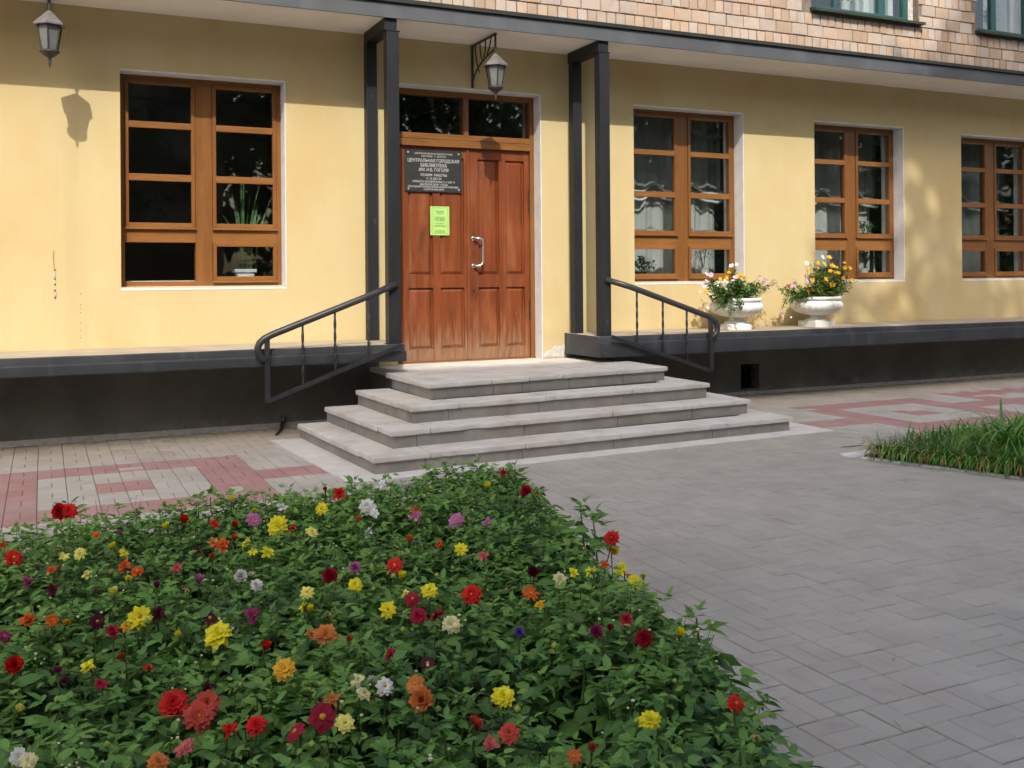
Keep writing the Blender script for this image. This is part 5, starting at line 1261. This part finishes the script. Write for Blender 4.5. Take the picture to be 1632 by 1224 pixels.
bd.build('flower_buds', M['bud'], kind='stuff'); wd_.build('weed_stems', M['weed'], kind='stuff'); sp.build('weed_blossoms', M['speck'], kind='stuff')

# ------------------------------------------------------------------ grass bed on the right
b = MB(); b.prism(GRASSB, -.02, .010); b.build('grass_bed_soil', M['soil'], kind='structure')
kerb = thing('whitewashed_kerb', 'low whitewashed kerb round the corner of the grassy bed', 'kerb', (3.62, -4.14, 0))
for (x1, y1), (x2, y2) in (((3.87, -4.05), (9.5, -3.67)), ((3.605, -4.165), (4.05, -5.42)), ((4.06, -5.44), (5.1, -9.0))):
    d = Vector((x2 - x1, y2 - y1)); n = max(1, int(d.length / .9))
    for i in range(n):
        p0 = (x1 + d.x * (i + .004) / n, y1 + d.y * (i + .004) / n); p1 = (x1 + d.x * (i + .996) / n, y1 + d.y * (i + .996) / n)
        b = MB(); b.bar((*p0, .004), (*p1, .004), .055, .028); b.build('kerb_stone', M['kerb'], kerb, bevel=.006)
b = MB(); b.prism([(3.46, -4.19), (3.60, -4.20), (3.86, -4.085), (3.84, -3.985), (3.52, -4.02)], -.01, .024); b.build('kerb_stone', M['kerb'], kerb, bevel=.006)
def blade(s, o, az, L, W, lean, rr, tone, n=6):
    vs = []; d = np.array([math.cos(az), math.sin(az)]); sd = np.array([-d[1], d[0]]); p = np.array(o, float); el = math.pi / 2 - lean * .25
    for i in range(n + 1):
        t = i / n; wv = W * .5 * (1 - t ** 2.2) * (.55 + .9 * min(t * 2, .5))
        f2 = .35 * wv
        vs += [(p[0] - sd[0] * wv, p[1] - sd[1] * wv, p[2] + f2), (p[0], p[1], p[2]), (p[0] + sd[0] * wv, p[1] + sd[1] * wv, p[2] + f2)]
        el -= lean * 1.9 / n * (.5 + t); st = L / n
        p = p + np.array([d[0] * math.cos(el), d[1] * math.cos(el), math.sin(el)]) * st
        p[2] = max(p[2], .02)
    f = np.array([q for i in range(n) for q in ((i * 3, i * 3 + 1, i * 3 + 4, i * 3 + 3), (i * 3 + 1, i * 3 + 2, i * 3 + 5, i * 3 + 4))])
    s.add(np.array(vs), f, tone)
gr = Soup(); gt = Soup(); gd = Soup()
rr = random.Random(21)
n = 0
while n < 700:
    x = rr.uniform(3.6, 8.5); y = rr.uniform(-7.0, -3.9)
    if not inside((x, y), GRASSB) or proj((x, y, .2))[0] > 1760: continue
    n += 1; dcorner = math.hypot(x - 3.7, y + 4.3); tall = .13 + .055 * min(1, dcorner / 1.2)
    if dcorner > .55:
        for q in range(rr.randrange(5, 10)):
            blade(gr, (x + rr.gauss(0, .03), y + rr.gauss(0, .03), .02), rr.random() * 6.28, tall * rr.uniform(.9, 1.75), rr.uniform(.012, .026), rr.uniform(.35, 1.5), rr, min(1, max(0, .5 + rr.gauss(0, .25))))
    if rr.random() < .6:
        blade(gd, (x, y, .03), rr.random() * 6.28, rr.uniform(.15, .4), rr.uniform(.008, .016), rr.uniform(.9, 1.5), rr, .5)
n = 0
while n < 900:
    x = 3.74 + abs(rr.gauss(0, .55)); y = rr.uniform(-6.2, -4.2)
    if not inside((x, y), GRASSB) or proj((x, y, .2))[0] > 1760: continue
    n += 1
    for q in range(4): blade(gt, (x + rr.gauss(0, .03), y + rr.gauss(0, .03), .02), rr.random() * 6.28, rr.uniform(.10, .28), rr.uniform(.003, .006), rr.uniform(.25, 1.2), rr, min(1, max(0, .45 + rr.gauss(0, .25))), 4)
# tall arching clump and blades lying over the kerb
for q in range(95): blade(gr, (4.50 + rr.gauss(0, .10), -5.02 + rr.gauss(0, .10), .02), rr.random() * 6.28, rr.uniform(.45, .85), rr.uniform(.018, .030), rr.uniform(.8, 1.3), rr, min(1, max(0, .45 + rr.gauss(0, .25))), 8)
for q in range(420):
    t = rr.random(); x, y = 3.66 + .40 * t, -4.25 - 1.15 * t
    blade(gr if q % 5 else gd, (x + .06 + abs(rr.gauss(0, .04)), y + .0, .03), 3.14 + rr.gauss(.2, .8), rr.uniform(.16, .40), rr.uniform(.009, .020), rr.uniform(1.2, 1.9), rr, rr.random())
link('daylily_grass', gr.mesh('daylily_grass', M['grass']), kind='stuff')
link('fine_grass', gt.mesh('fine_grass', M['grass_thin']), kind='stuff')
link('dry_grass', gd.mesh('dry_grass', M['grass_dry']), kind='stuff')

# ------------------------------------------------------------------ urns on the right ledge
def urn(x, y, label, octo):
    z = .889
    r = thing('flower_urn', label, 'urn', (x, y, z), 'white flower urns on the ledge')
    b = MB()
    if octo: b.lathe([(.205, 0), (.205, .055), (.175, .075)], (x, y, z), 8, rot=.39)
    else: b.box(x - .165, x + .165, y - .165, y + .165, z, z + .078)
    b.build('base', M['urn'], r, bevel=.005)
    b = MB(); b.lathe([(.150, .072), (.152, .085), (.140, .098), (.105, .108), (.082, .125), (.078, .145), (.10, .160)], (x, y, z), 32); b.build('foot', M['urn'], r, smooth=True)
    n = 96
    def md(j, t):
        k = (0, .35, .9, 1, 1, .8, .2, 0)[j]
        return 1 + k * .035 * (abs(math.sin(t * 12)) - .45)
    b = MB(); b.lathe([(.095, .155), (.175, .168), (.265, .200), (.318, .245), (.332, .285), (.322, .320), (.296, .345), (.285, .352)], (x, y, z), n, md); b.build('bowl', M['urn'], r, smooth=True)
    b = MB(); b.lathe([(.285, .350), (.312, .358), (.322, .372), (.318, .388), (.298, .398), (.270, .395), (.262, .372)], (x, y, z), 40); b.build('rim', M['urn'], r, smooth=True)
    b = MB(); b.lathe([(.262, .368), (.05, .378)], (x, y, z), 24); b.build('earth', M['soil'], r)
    return r
UA = (5.215, -.42); UB = (6.52, -.42)
urn(*UA, 'white fluted urn on a round stepped foot nearer the handrail', True)
urn(*UB, 'white fluted urn on a square foot farther right along the ledge', False)
def fl_soup(s, p, r_, rr, nrm=None, n=6):
    nrm = np.array([rr.gauss(0, .5), -1 + rr.gauss(0, .3), .5 + rr.gauss(0, .4)]) if nrm is None else nrm
    fr3 = frame(nrm); ph = rr.random()
    for k in range(n):
        a = ph + 6.283 * k / n; v, f = leaf_pts(r_, r_ * 1.15, 0, .1, -.12, 2)
        ca, sa = math.cos(a), math.sin(a); v = np.stack([v[:, 0] * ca - v[:, 1] * sa, v[:, 0] * sa + v[:, 1] * ca, v[:, 2] + .25 * r_ * np.hypot(v[:, 0], v[:, 1]) / r_], 1)
        s.add(place(v, np.stack([fr3[1], fr3[2], fr3[0]]), p), f, .5 + rr.gauss(0, .2))
PET = {c: mat('blossom_' + c, COLS[c], tuple(q * .85 for q in COLS[c]), rough=.6, scale=30, spec=.2, trans=.2) for c in ('white', 'pink', 'golden', 'orange', 'crimson', 'magenta')}
PET['pink'] = mat('blossom_lilac', (.60, .36, .55), (.52, .30, .48), rough=.6, scale=30, spec=.2, trans=.2)
PET['palepink'] = mat('blossom_pale_pink', (.80, .58, .70), (.74, .48, .62), rough=.6, scale=30, spec=.2, trans=.2)
def upx(px, py, y): return back(px, py, 'y', y)
def urn_plants(U, leafjobs, flowers, label, name):
    rr = random.Random(int(U[0] * 100)); z0 = .889 + .37
    r = thing(name, label, 'plant', (U[0], U[1], z0))
    s = Soup(); st = MB()
    for (px, py, y, n, spread, L) in leafjobs:
        P = upx(px, py, y); o = np.array([U[0] + (P[0] - U[0]) * .45, U[1] + (y - U[1]) * .4, z0])
        if P[2] < z0: o = np.array([U[0] + (P[0] - U[0]) * .8, U[1] - .2, z0 + .05])
        mid = (o + P) / 2 + np.array([0, 0, .04]); st.tube([tuple(o), tuple(mid), tuple(P)], [.003, .0022, .001], 4, cap=False)
        for k in range(int(n * 1.5)):
            t = rr.uniform(.2, 1.05); c = o * (1 - t) ** 2 + 2 * t * (1 - t) * mid + t * t * P + np.array([rr.gauss(0, spread), rr.gauss(0, spread), rr.gauss(0, spread)])
            v, f = leaf_pts(L * rr.uniform(1.0, 2.1), L * rr.uniform(.55, .9), 0, .25, .3, 3)
            s.add(place(v, frame((rr.gauss(0, 1), rr.gauss(0, 1) - .3, rr.gauss(.2, .6)), roll=rr.gauss(0, .5)), c), f, min(1, max(0, .5 + rr.gauss(0, .25))))
    link('leaves', s.mesh('leaves', M['pot_leaf']), r, (0, 0, 0))
    for col, lst in flowers.items():
        for (px, py, d) in lst:
            y = U[1] - rr.uniform(.05, .22); P = upx(px, py, y); s = Soup(); fl_soup(s, P, d / 2 / F * proj(P)[2] * 1.25, rr, n=5 if d > 6 else 6)
            if col in ('golden', 'orange'): fl_soup(s, P + np.array([0, -.004, .003]), d / 2.6 / F * proj(P)[2], rr)
            link('blossom', s.mesh('blossom', PET[col]), r, (0, 0, 0))
            o = np.array([U[0] + (P[0] - U[0]) * .5, U[1], max(z0, P[2] - .22)])
            st.tube([tuple(o), tuple((o + P) / 2 + np.array([0, .01, .01])), tuple(P)], [.002, .0015, .0012], 4, cap=False)
    st.build('stems', M['stem'], r)
rq = random.Random(3)
def z6(x, y): return (1080 + x * .19608, 380 + y * .19608)
def jobs(poly, n, ylo, yhi, leafn, spread, L):
    out = []
    for _ in range(n):
        px, py = rq.choice(poly); px, py = z6(px + rq.gauss(0, 22), py + rq.gauss(0, 18)); out.append((px, py, rq.uniform(ylo, yhi), leafn, spread, L))
    return out
JA = jobs([(300, 420), (300, 500), (330, 560), (380, 450), (420, 400), (440, 460), (290, 380), (350, 420)], 46, -.70, -.30, 16, .022, .034)
JA += jobs([(500, 340), (520, 390), (480, 380), (540, 430)], 18, -.60, -.25, 12, .022, .05)
JA += jobs([(620, 440), (660, 400), (700, 380), (640, 390)], 16, -.55, -.30, 16, .018, .026) + jobs([(780, 340), (760, 380)], 5, -.5, -.4, 12, .012, .02)
JA += jobs([(340, 590), (400, 610), (440, 610), (500, 570)], 14, -.80, -.66, 12, .016, .026) + jobs([(430, 270), (470, 230)], 6, -.5, -.35, 10, .015, .025)
FA = {'white': [(*z6(x, y), d) for x, y, d in ((440, 225, 8), (234, 350, 7), (325, 392, 7), (380, 345, 7), (384, 390, 8), (260, 455, 6), (313, 530, 5), (243, 565, 5), (385, 458, 5), (463, 318, 6), (480, 210, 5), (262, 480, 4), (388, 412, 5))],
      'palepink': [(*z6(x, y), d) for x, y, d in ((235, 296, 8), (268, 294, 8), (220, 382, 9), (480, 320, 6), (450, 345, 6), (350, 405, 6), (185, 435, 5), (182, 570, 5), (432, 540, 5), (465, 550, 5))],
      'golden': [(*z6(x, y), d) for x, y, d in ((430, 250, 7), (393, 320, 8), (222, 432, 7), (515, 310, 9), (345, 330, 6), (490, 300, 6), (418, 280, 6), (540, 320, 5))],
      'pink': [(*z6(x, y), d) for x, y, d in ((665, 310, 5), (708, 338, 7), (662, 355, 6), (752, 436, 4), (735, 368, 4), (690, 352, 4))],
      'crimson': [(*z6(x, y), d) for x, y, d in ((473, 447, 5), (440, 440, 4))]}
urn_plants(UA, JA, FA, 'bushy white and pale pink petunias with yellow marigolds spilling over the urn nearer the handrail', 'petunia_planting')
JB = jobs([(1080, 300), (1120, 250), (1180, 260), (1240, 240), (1300, 260), (1350, 240), (1150, 330), (1220, 330), (1290, 330), (1350, 330)], 50, -.60, -.25, 14, .024, .034)
JB += jobs([(1030, 420), (1100, 420), (1180, 440), (1260, 430), (1320, 420), (1000, 430)], 40, -.62, -.25, 16, .024, .034)
JB += jobs([(1380, 390), (1390, 350)], 9, -.5, -.3, 12, .02, .028) + jobs([(900, 430), (950, 450), (930, 500), (880, 410)], 20, -.66, -.45, 14, .018, .028)
JB += jobs([(870, 550), (890, 530), (850, 600)], 6, -.72, -.62, 10, .012, .022) + jobs([(1085, 170), (850, 380)], 4, -.5, -.4, 8, .01, .02)
FB = {'golden': [(*z6(x, y), d) for x, y, d in ((1135, 195, 8), (1186, 210, 9), (1230, 157, 8), (1255, 225, 8), (1288, 238, 7), (1240, 268, 7), (1275, 272, 6), (1305, 284, 7), (1355, 202, 6), (1360, 238, 6), (1375, 265, 9), (1400, 243, 6), (1033, 307, 9), (1202, 335, 9), (1205, 352, 7), (1256, 378, 10), (1250, 388, 7), (1158, 407, 7), (1312, 335, 6), (1342, 325, 6), (1418, 338, 5), (970, 402, 7), (1050, 245, 6), (1095, 340, 6), (1115, 290, 6), (1140, 240, 5), (1000, 382, 5))],
      'orange': [(*z6(x, y), d) for x, y, d in ((1056, 440, 7), (1060, 460, 6), (1090, 415, 7), (1158, 450, 6), (1262, 440, 6))],
      'white': [(*z6(x, y), d) for x, y, d in ((1048, 203, 7), (1222, 188, 8), (1175, 153, 7), (920, 640, 3))],
      'pink': [(*z6(x, y), d) for x, y, d in ((953, 332, 7), (937, 382, 9), (1045, 345, 8), (850, 612, 5))],
      'crimson': [(*z6(x, y), d) for x, y, d in ((897, 390, 7),)]}
urn_plants(UB, JB, FB, 'tall yellow marigolds with orange and lilac blossoms growing from the urn farther right', 'marigold_planting')

# ------------------------------------------------------------------ behind the glass
def curtain(key, label, with_valance=True):
    x0, x1, z0, z1 = OPEN[key]; yc = .62
    r = thing('window_curtain', label, 'curtain', ((x0 + x1) / 2, yc, z1), 'grey festoon curtains in the library windows')
    def sheet(xa, xb, zlo, zhi, y, amp, per, n, ph, hemf=None, m=None, name=''):
        vs = []
        nz = 6
        for i in range(n + 1):
            x = xa + (xb - xa) * i / n; lo = zlo + (hemf(x) if hemf else 0)
            for j in range(nz + 1):
                z = lo + (zhi - lo) * j / nz; vs.append((x, y + amp * math.sin(6.283 * x / per + ph) + amp * .5 * math.sin(6.283 * x / per * 2.3 + ph), z))
        b = MB(); b.add(vs, [(i * (nz + 1) + j, (i + 1) * (nz + 1) + j, (i + 1) * (nz + 1) + j + 1, i * (nz + 1) + j + 1) for i in range(n) for j in range(nz)])
        b.build(name, m, r, smooth=True)
    xe = x1 + .12
    sheet(x0 - .1, xe, z0 + .1, z1 + .1, yc + .14, .025, .26, 90, 0, None, M['tulle'], 'tulle')
    wave = lambda x: .055 * math.sin(6.283 * (x - x0) / .62 + .6) + .02 * math.sin(6.283 * (x - x0) / .31)
    sheet(x0 - .1, xe, 2.72, z1 + .1, yc + .03, .018, .3, 90, 1, wave, M['drape'], 'valance')
    for zc, am in ((2.735, 0.022), (2.62, .018)):
        vs = []; n = 90
        for i in range(n + 1):
            x = x0 - .1 + (xe - x0 + .1) * i / n; z = zc + wave(x) * (1 if zc > 2.7 else .9)
            for q in range(5): a = q / 4 * 3.1416 - 1.57; vs.append((x, yc - .0 - .022 * math.cos(a), z + am * math.sin(a)))
        b = MB(); b.add(vs, [(i * 5 + j, (i + 1) * 5 + j, (i + 1) * 5 + j + 1, i * 5 + j + 1) for i in range(n) for j in range(4)]); b.build('hem', M['hem'], r, smooth=True)
    sheet(x0 - .1, xe, 2.62, 2.74, yc + .04, .012, .3, 60, 1, wave, M['drape'], 'gathered_band')
    sheet(x0 - .1, xe, 2.16, 2.20, yc + .10, .01, .3, 60, 1, lambda x: wave(x) * 1.1, M['drape'], 'lower_hem')
curtain('w2', 'grey scalloped curtain with pale hems behind the window right of the door')
curtain('w3', 'grey scalloped curtain behind the window above the urn with the square foot')
curtain('w4', 'dim grey curtain behind the window cut by the right photo edge')
def pot(r, x, y, z, h, rad, m):
    b = MB(); b.lathe([(rad * .72, 0), (rad * .8, h * .5), (rad * .92, h * .85), (rad * 1.03, h * .86), (rad * 1.03, h), (rad * .9, h), (rad * .88, h * .9)], (x, y, z), 20); b.build('pot', m, r, smooth=False)
def bush(r, x, y, z, rad, hgt, n, L, seed, m=None):
    rr = random.Random(seed); s = Soup()
    for k in range(n):
        a, e = rr.random() * 6.28, rr.uniform(-.2, 1.5); q = rr.uniform(.4, 1)
        c = np.array([x + rad * q * math.cos(a) * math.cos(e), y + rad * .6 * q * math.sin(a) * math.cos(e), z + hgt * .45 + hgt * .5 * q * math.sin(e)])
        v, f = leaf_pts(L * rr.uniform(.7, 1.3), L * .7, 0, .2, .3, 3); s.add(place(v, frame((rr.gauss(0, 1), rr.gauss(-.4, 1), rr.gauss(0, .6))), c), f, rr.random())
    link('leaves', s.mesh('leaves', m or M['plant_in']), r, (0, 0, 0))
    b = MB()
    for k in range(5): b.tube([(x, y, z), (x + rr.gauss(0, rad * .4), y + rr.gauss(0, .03), z + hgt * .7)], .004, 5)
    b.build('stems', M['stem'], r)
ys_ = .46
r = thing('snake_plant', 'banded snake plant in a white square pot behind the first window', 'houseplant', (-.70, ys_, 1.56))
b = MB(); b.box(-.80, -.62, ys_ - .08, ys_ + .08, 1.56, 1.645); b.box(-.825, -.595, ys_ - .10, ys_ + .10, 1.645, 1.68); b.build('pot', M['white_frame'], r, bevel=.006)
rr = random.Random(9)
for k in range(13):
    s = Soup(); a = rr.random() * 6.28; xx_ = -.71 + rr.gauss(0, .045); L = rr.uniform(.6, 1.0)
    vs = []; n = 8; lean = rr.gauss(0, .18); lx = (xx_ + .71) * 2.6 + lean * .5
    w0 = rr.uniform(.028, .042); ph = rr.uniform(-.8, .8)
    for i in range(n + 1):
        t = i / n; wv = w0 * .5 * (1 if t < .6 else max(.03, 1 - ((t - .6) / .4) ** 1.6)) * (.75 + .5 * min(t * 2, .5))
        c = np.array([xx_ + lx * t * t * .8, ys_ + rr.gauss(0, .002) + .02 * math.sin(k), 1.66 + L * t]); cx_, sx_ = math.cos(ph + .5 * t), math.sin(ph + .5 * t)
        vs += [(c[0] - cx_ * wv, c[1] - sx_ * wv, c[2]), (c[0], c[1] + .006, c[2]), (c[0] + cx_ * wv, c[1] + sx_ * wv, c[2])]
    f = np.array([q for i in range(n) for q in ((i * 3, i * 3 + 1, i * 3 + 4, i * 3 + 3), (i * 3 + 1, i * 3 + 2, i * 3 + 5, i * 3 + 4))])
    s.add(np.array(vs), f, .5); link('leaf', s.mesh('leaf', M['snake']), r, (0, 0, 0))
r = thing('begonia_plant', 'round dark begonia on the sill behind the lower left pane right of the door', 'houseplant', (4.36, ys_, 1.56)); pot(r, 4.36, ys_, 1.56, .07, .09, M['bark']); bush(r, 4.36, ys_, 1.58, .24, .26, 150, .055, 1)
r = thing('potted_shrub', 'twiggy houseplant in a white pot behind the lower right pane nearest the left urn', 'houseplant', (5.38, ys_, 1.56)); pot(r, 5.38, ys_, 1.56, .13, .07, M['white_frame']); bush(r, 5.36, ys_, 1.66, .30, .36, 260, .024, 2)
r = thing('ivy_plant', 'fresh green trailing houseplant behind the window above the right urn', 'houseplant', (8.22, ys_, 2.10)); 
pot(r, 8.22, ys_, 2.12, .06, .07, M['bark']); bush(r, 8.22, ys_, 2.14, .20, .22, 90, .05, 3)
b = MB(); b.bar((8.0, ys_ + .0, 2.113), (8.44, ys_, 2.113), .18, .012); b.build('shelf', M['white_frame'], r)
for xq in (8.02, 8.42): 
    b = MB(); b.box(xq - .01, xq + .01, ys_ - .01, ys_ + .01, 1.56, 2.107); b.build('leg', M['white_frame'], r)
r = thing('leafy_pot', 'leafy houseplant in a pale pot behind the lowest right pane above the right urn', 'houseplant', (8.2, ys_ - .02, 1.56)); pot(r, 8.2, ys_ - .02, 1.56, .1, .07, M['white_frame']); bush(r, 8.2, ys_ - .02, 1.64, .24, .3, 130, .04, 4)
# upper window plants and curtains
rr = random.Random(14)
def spiky(x, y, z, label, n, L):
    r = thing('dracaena_plant', label, 'houseplant', (x, y, z)); pot(r, x, y, z, .12, .09, M['bark'])
    b = MB(); b.tube([(x, y, z + .1), (x + .01, y, z + .3)], .01, 6); b.build('stem', M['bark'], r)
    s = Soup()
    for k in range(n): blade(s, (x, y, z + rr.uniform(.16, .34)), rr.random() * 6.28, L * rr.uniform(.7, 1.2), .022, rr.uniform(.3, 1.2), rr, .5)
    link('leaves', s.mesh('leaves', M['plant_in']), r, (0, 0, 0))
spiky(10.32, .40, ZS + .03, 'spiky dracaena behind the upper window at the right photo edge', 34, .34)
spiky(10.78, .40, ZS + .03, 'second spiky dracaena right of the first in the same upper window', 26, .30)
r = thing('fern_plant', 'dark fern on the sill of the upper window above the second ledge urn', 'houseplant', (7.75, .40, ZS + .03)); pot(r, 7.75, .40, ZS + .03, .1, .09, M['bark']); bush(r, 7.75, .40, ZS + .12, .3, .4, 160, .05, 8)
r = thing('sprig_plant', 'small sprig houseplant left in the upper window above the canopy', 'houseplant', (7.12, .40, ZS + .03)); pot(r, 7.12, .40, ZS + .03, .1, .08, M['bark']); bush(r, 7.12, .40, ZS + .12, .2, .3, 90, .04, 9)
def plain_curtain(xa, xb, label):
    r = thing('white_curtain', label, 'curtain', ((xa + xb) / 2, .7, 7.0))
    n = 40; b = MB(); vs = []
    for i in range(n + 1):
        x = xa + (xb - xa) * i / n; yy = .68 + .025 * math.sin(x * 26) + .012 * math.sin(x * 61)
        vs += [(x, yy, ZS + .02), (x, yy, 7.05)]
    b.add(vs, [(2 * i, 2 * i + 2, 2 * i + 3, 2 * i + 1) for i in range(n)]); b.build('cloth', M['tulle'], r, smooth=True)
plain_curtain(8.05, 8.95, 'white net curtain in the right pane of the upper window'); plain_curtain(6.7, 7.35, 'white net curtain in the left pane of the upper window')
plain_curtain(11.0, 12.1, 'white net curtain in the upper window at the right photo edge'); plain_curtain(9.95, 10.5, 'narrow white net curtain behind the spiky plant in the right upper window')

# ------------------------------------------------------------------ bits lying on the paving
r = thing('fallen_twig', 'thin green twig with leaves lying on the paving before the grassy bed', 'twig', (3.95, -3.73, .006))
b = MB(); b.tube([(3.82, -3.715, .010), (3.93, -3.74, .014), (4.06, -3.74, .010)], .003, 5); b.build('stalk', M['stem'], r)
s = Soup(); rr = random.Random(2)
for q in range(9):
    v, f = leaf_pts(rr.uniform(.03, .055), .016, 0, .2, .2, 3); a = rr.gauss(0, .9)
    s.add(place(v, frame((math.cos(a), math.sin(a), .15)), (3.83 + .024 * q, -3.73 + rr.gauss(0, .006), .012)), f, .5)
link('leaves', s.mesh('leaves', M['pot_leaf']), r, (0, 0, 0))
lt = [(1437, 1160, 'dry leaf stalk on the paving at the near right', .05), (1421, 1053, 'withered brown petal on the grey paving', .03), (1148, 778, 'dark crumb of soil on the paving before the steps', .014),
      (1620, 1022, 'thin dry stalk on the paving by the right photo edge', .06), (322, 755, 'white paper scrap on the red paving band', .022)]
for px, py, lab, L in lt:
    P = back(px, py, 'z', .006); rr = random.Random(px); a = rr.random() * 6.28
    v, f = leaf_pts(L, L * .4 if 'stalk' not in lab else L * .1, 0, .3, -.15, 3)
    s = Soup(); s.add(place(v, frame((math.cos(a), math.sin(a), .05)), P), f, .5)
    o = link('paper_scrap' if 'paper' in lab else 'dry_leaf', s.mesh('dry_leaf', M['kerb'] if 'paper' in lab else M['grass_dry']), None); o['label'] = lab; o['category'] = 'litter'

# ------------------------------------------------------------------ out of view behind the viewer: trees, with a block added for shade
blk = thing('shade_block', 'tall pale block added out of view to shade the forecourt', 'building', (0, -26, 0))  # unseen block, added to cast the straight shade line
ZR = .84 + .964 * (26 - .9)  # roof height set so the shade edge runs along the ledge front
b = MB(); b.box(-15, 3.2, -38, -26, -.05, ZR - .25); b.build('wall', M['block'], blk)
b = MB(); b.box(-15.1, 3.3, -38.1, -25.9, ZR - .25, ZR); b.build('roof', M['drip'], blk)
wm = MB(); wm.box(-.65, .65, -.02, .06, 0, 1.5, skip='f'); wm = wm.mesh('window', M['blockglass'])
for i in range(6):
    for j in range(8): link('window', wm, blk, (-13.6 + i * 3.0, -25.99, 1.4 + j * 2.9))
def tree(x, y, h, rad, label, seed):
    rr = random.Random(seed); r = thing('shade_tree', label, 'tree', (x, y, 0), 'trees across the square')
    b = MB(); b.tube([(x, y, -.05), (x + .1, y, h * .3), (x, y + .1, h * .6), (x, y, h * .9)], [.24, .19, .12, .03], 8)
    for k in range(9):
        a = rr.random() * 6.28; z = h * rr.uniform(.3, .75); b.tube([(x, y, z), (x + rad * .5 * math.cos(a), y + rad * .5 * math.sin(a), z + h * .10), (x + rad * .85 * math.cos(a), y + rad * .85 * math.sin(a), z + h * .14)], [.08, .05, .015], 5)
    b.build('trunk', M['bark'], r, smooth=True)
    s = Soup(); cl = []
    for k in range(int(70 * (h / 12) ** 1.2)):
        a, q, t = rr.random() * 6.28, rr.random() ** .5, rr.uniform(.22, 1)
        pr = math.sin(math.pi * min(.97, (t - .2) / .8 * .9 + .1)) ** .7
        cl.append((x + rad * q * pr * math.cos(a), y + rad * q * pr * math.sin(a), h * t))
    for c in cl:
        for q in range(55):
            p = np.array(c) + np.array([rr.gauss(0, .5), rr.gauss(0, .5), rr.gauss(0, .4)]); L = rr.uniform(.34, .56)
            v, f = leaf_pts(L, L * .7, 0, .2, .3, 2); s.add(place(v, frame((rr.gauss(0, 1), rr.gauss(0, 1), rr.gauss(-.3, .6))), p), f, .5)
    link('crown', s.mesh('crown', M['crown']), r, (0, 0, 0))
tree(-9.5, -19.5, 11, 3.0, 'broad lime tree before the left part of the added shade block', 1)
tree(-2.2, -20.5, 11.5, 3.0, 'broad lime tree before the middle of the added shade block', 2)
tree(4.7, -20.0, 26.0, 4.7, 'very tall lime tree by the corner of the added shade block', 3)
tree(10.0, -19.0, 10.5, 3.2, 'first broad lime tree added right of the shade block to darken window reflections', 4)  # this and the next three: added to keep sky out of window reflections
tree(16.0, -20.0, 10.0, 3.2, 'second broad lime tree added right of the shade block to darken window reflections', 5)
tree(22.5, -22.5, 10.5, 3.4, 'third broad lime tree added right of the shade block to darken window reflections', 6)
tree(29.5, -24.0, 11.0, 3.6, 'farthest lime tree added right of the shade block to darken window reflections', 7)

# leaf mass added out of view beyond the block to darken window reflections
def reflection_backdrop(x0, x1, y, h, n, seed):
    rr = random.Random(seed); s = Soup()
    for k in range(n):
        x = rr.uniform(x0, x1); z = (h + 1.6 * mnoise.noise(Vector((x * .16, seed, 0))) * 2) * rr.random() ** .7
        v, f = leaf_pts(rr.uniform(.7, 1.5), .9, 0, .2, .3, 2); s.add(place(v, frame((rr.gauss(0, 1), rr.gauss(0, 1), rr.gauss(-.3, .6))), (x, y + rr.gauss(0, 1.6), z)), f, .5)
    return s
tl = reflection_backdrop(1, 70, -36, 12, 9000, 3); q_ = reflection_backdrop(-60, -14, -36, 12, 5000, 4)
link('reflection_backdrop', tl.mesh('reflection_backdrop', M['crown']), kind='stuff'); link('reflection_backdrop', q_.mesh('reflection_backdrop', M['crown']), kind='stuff')
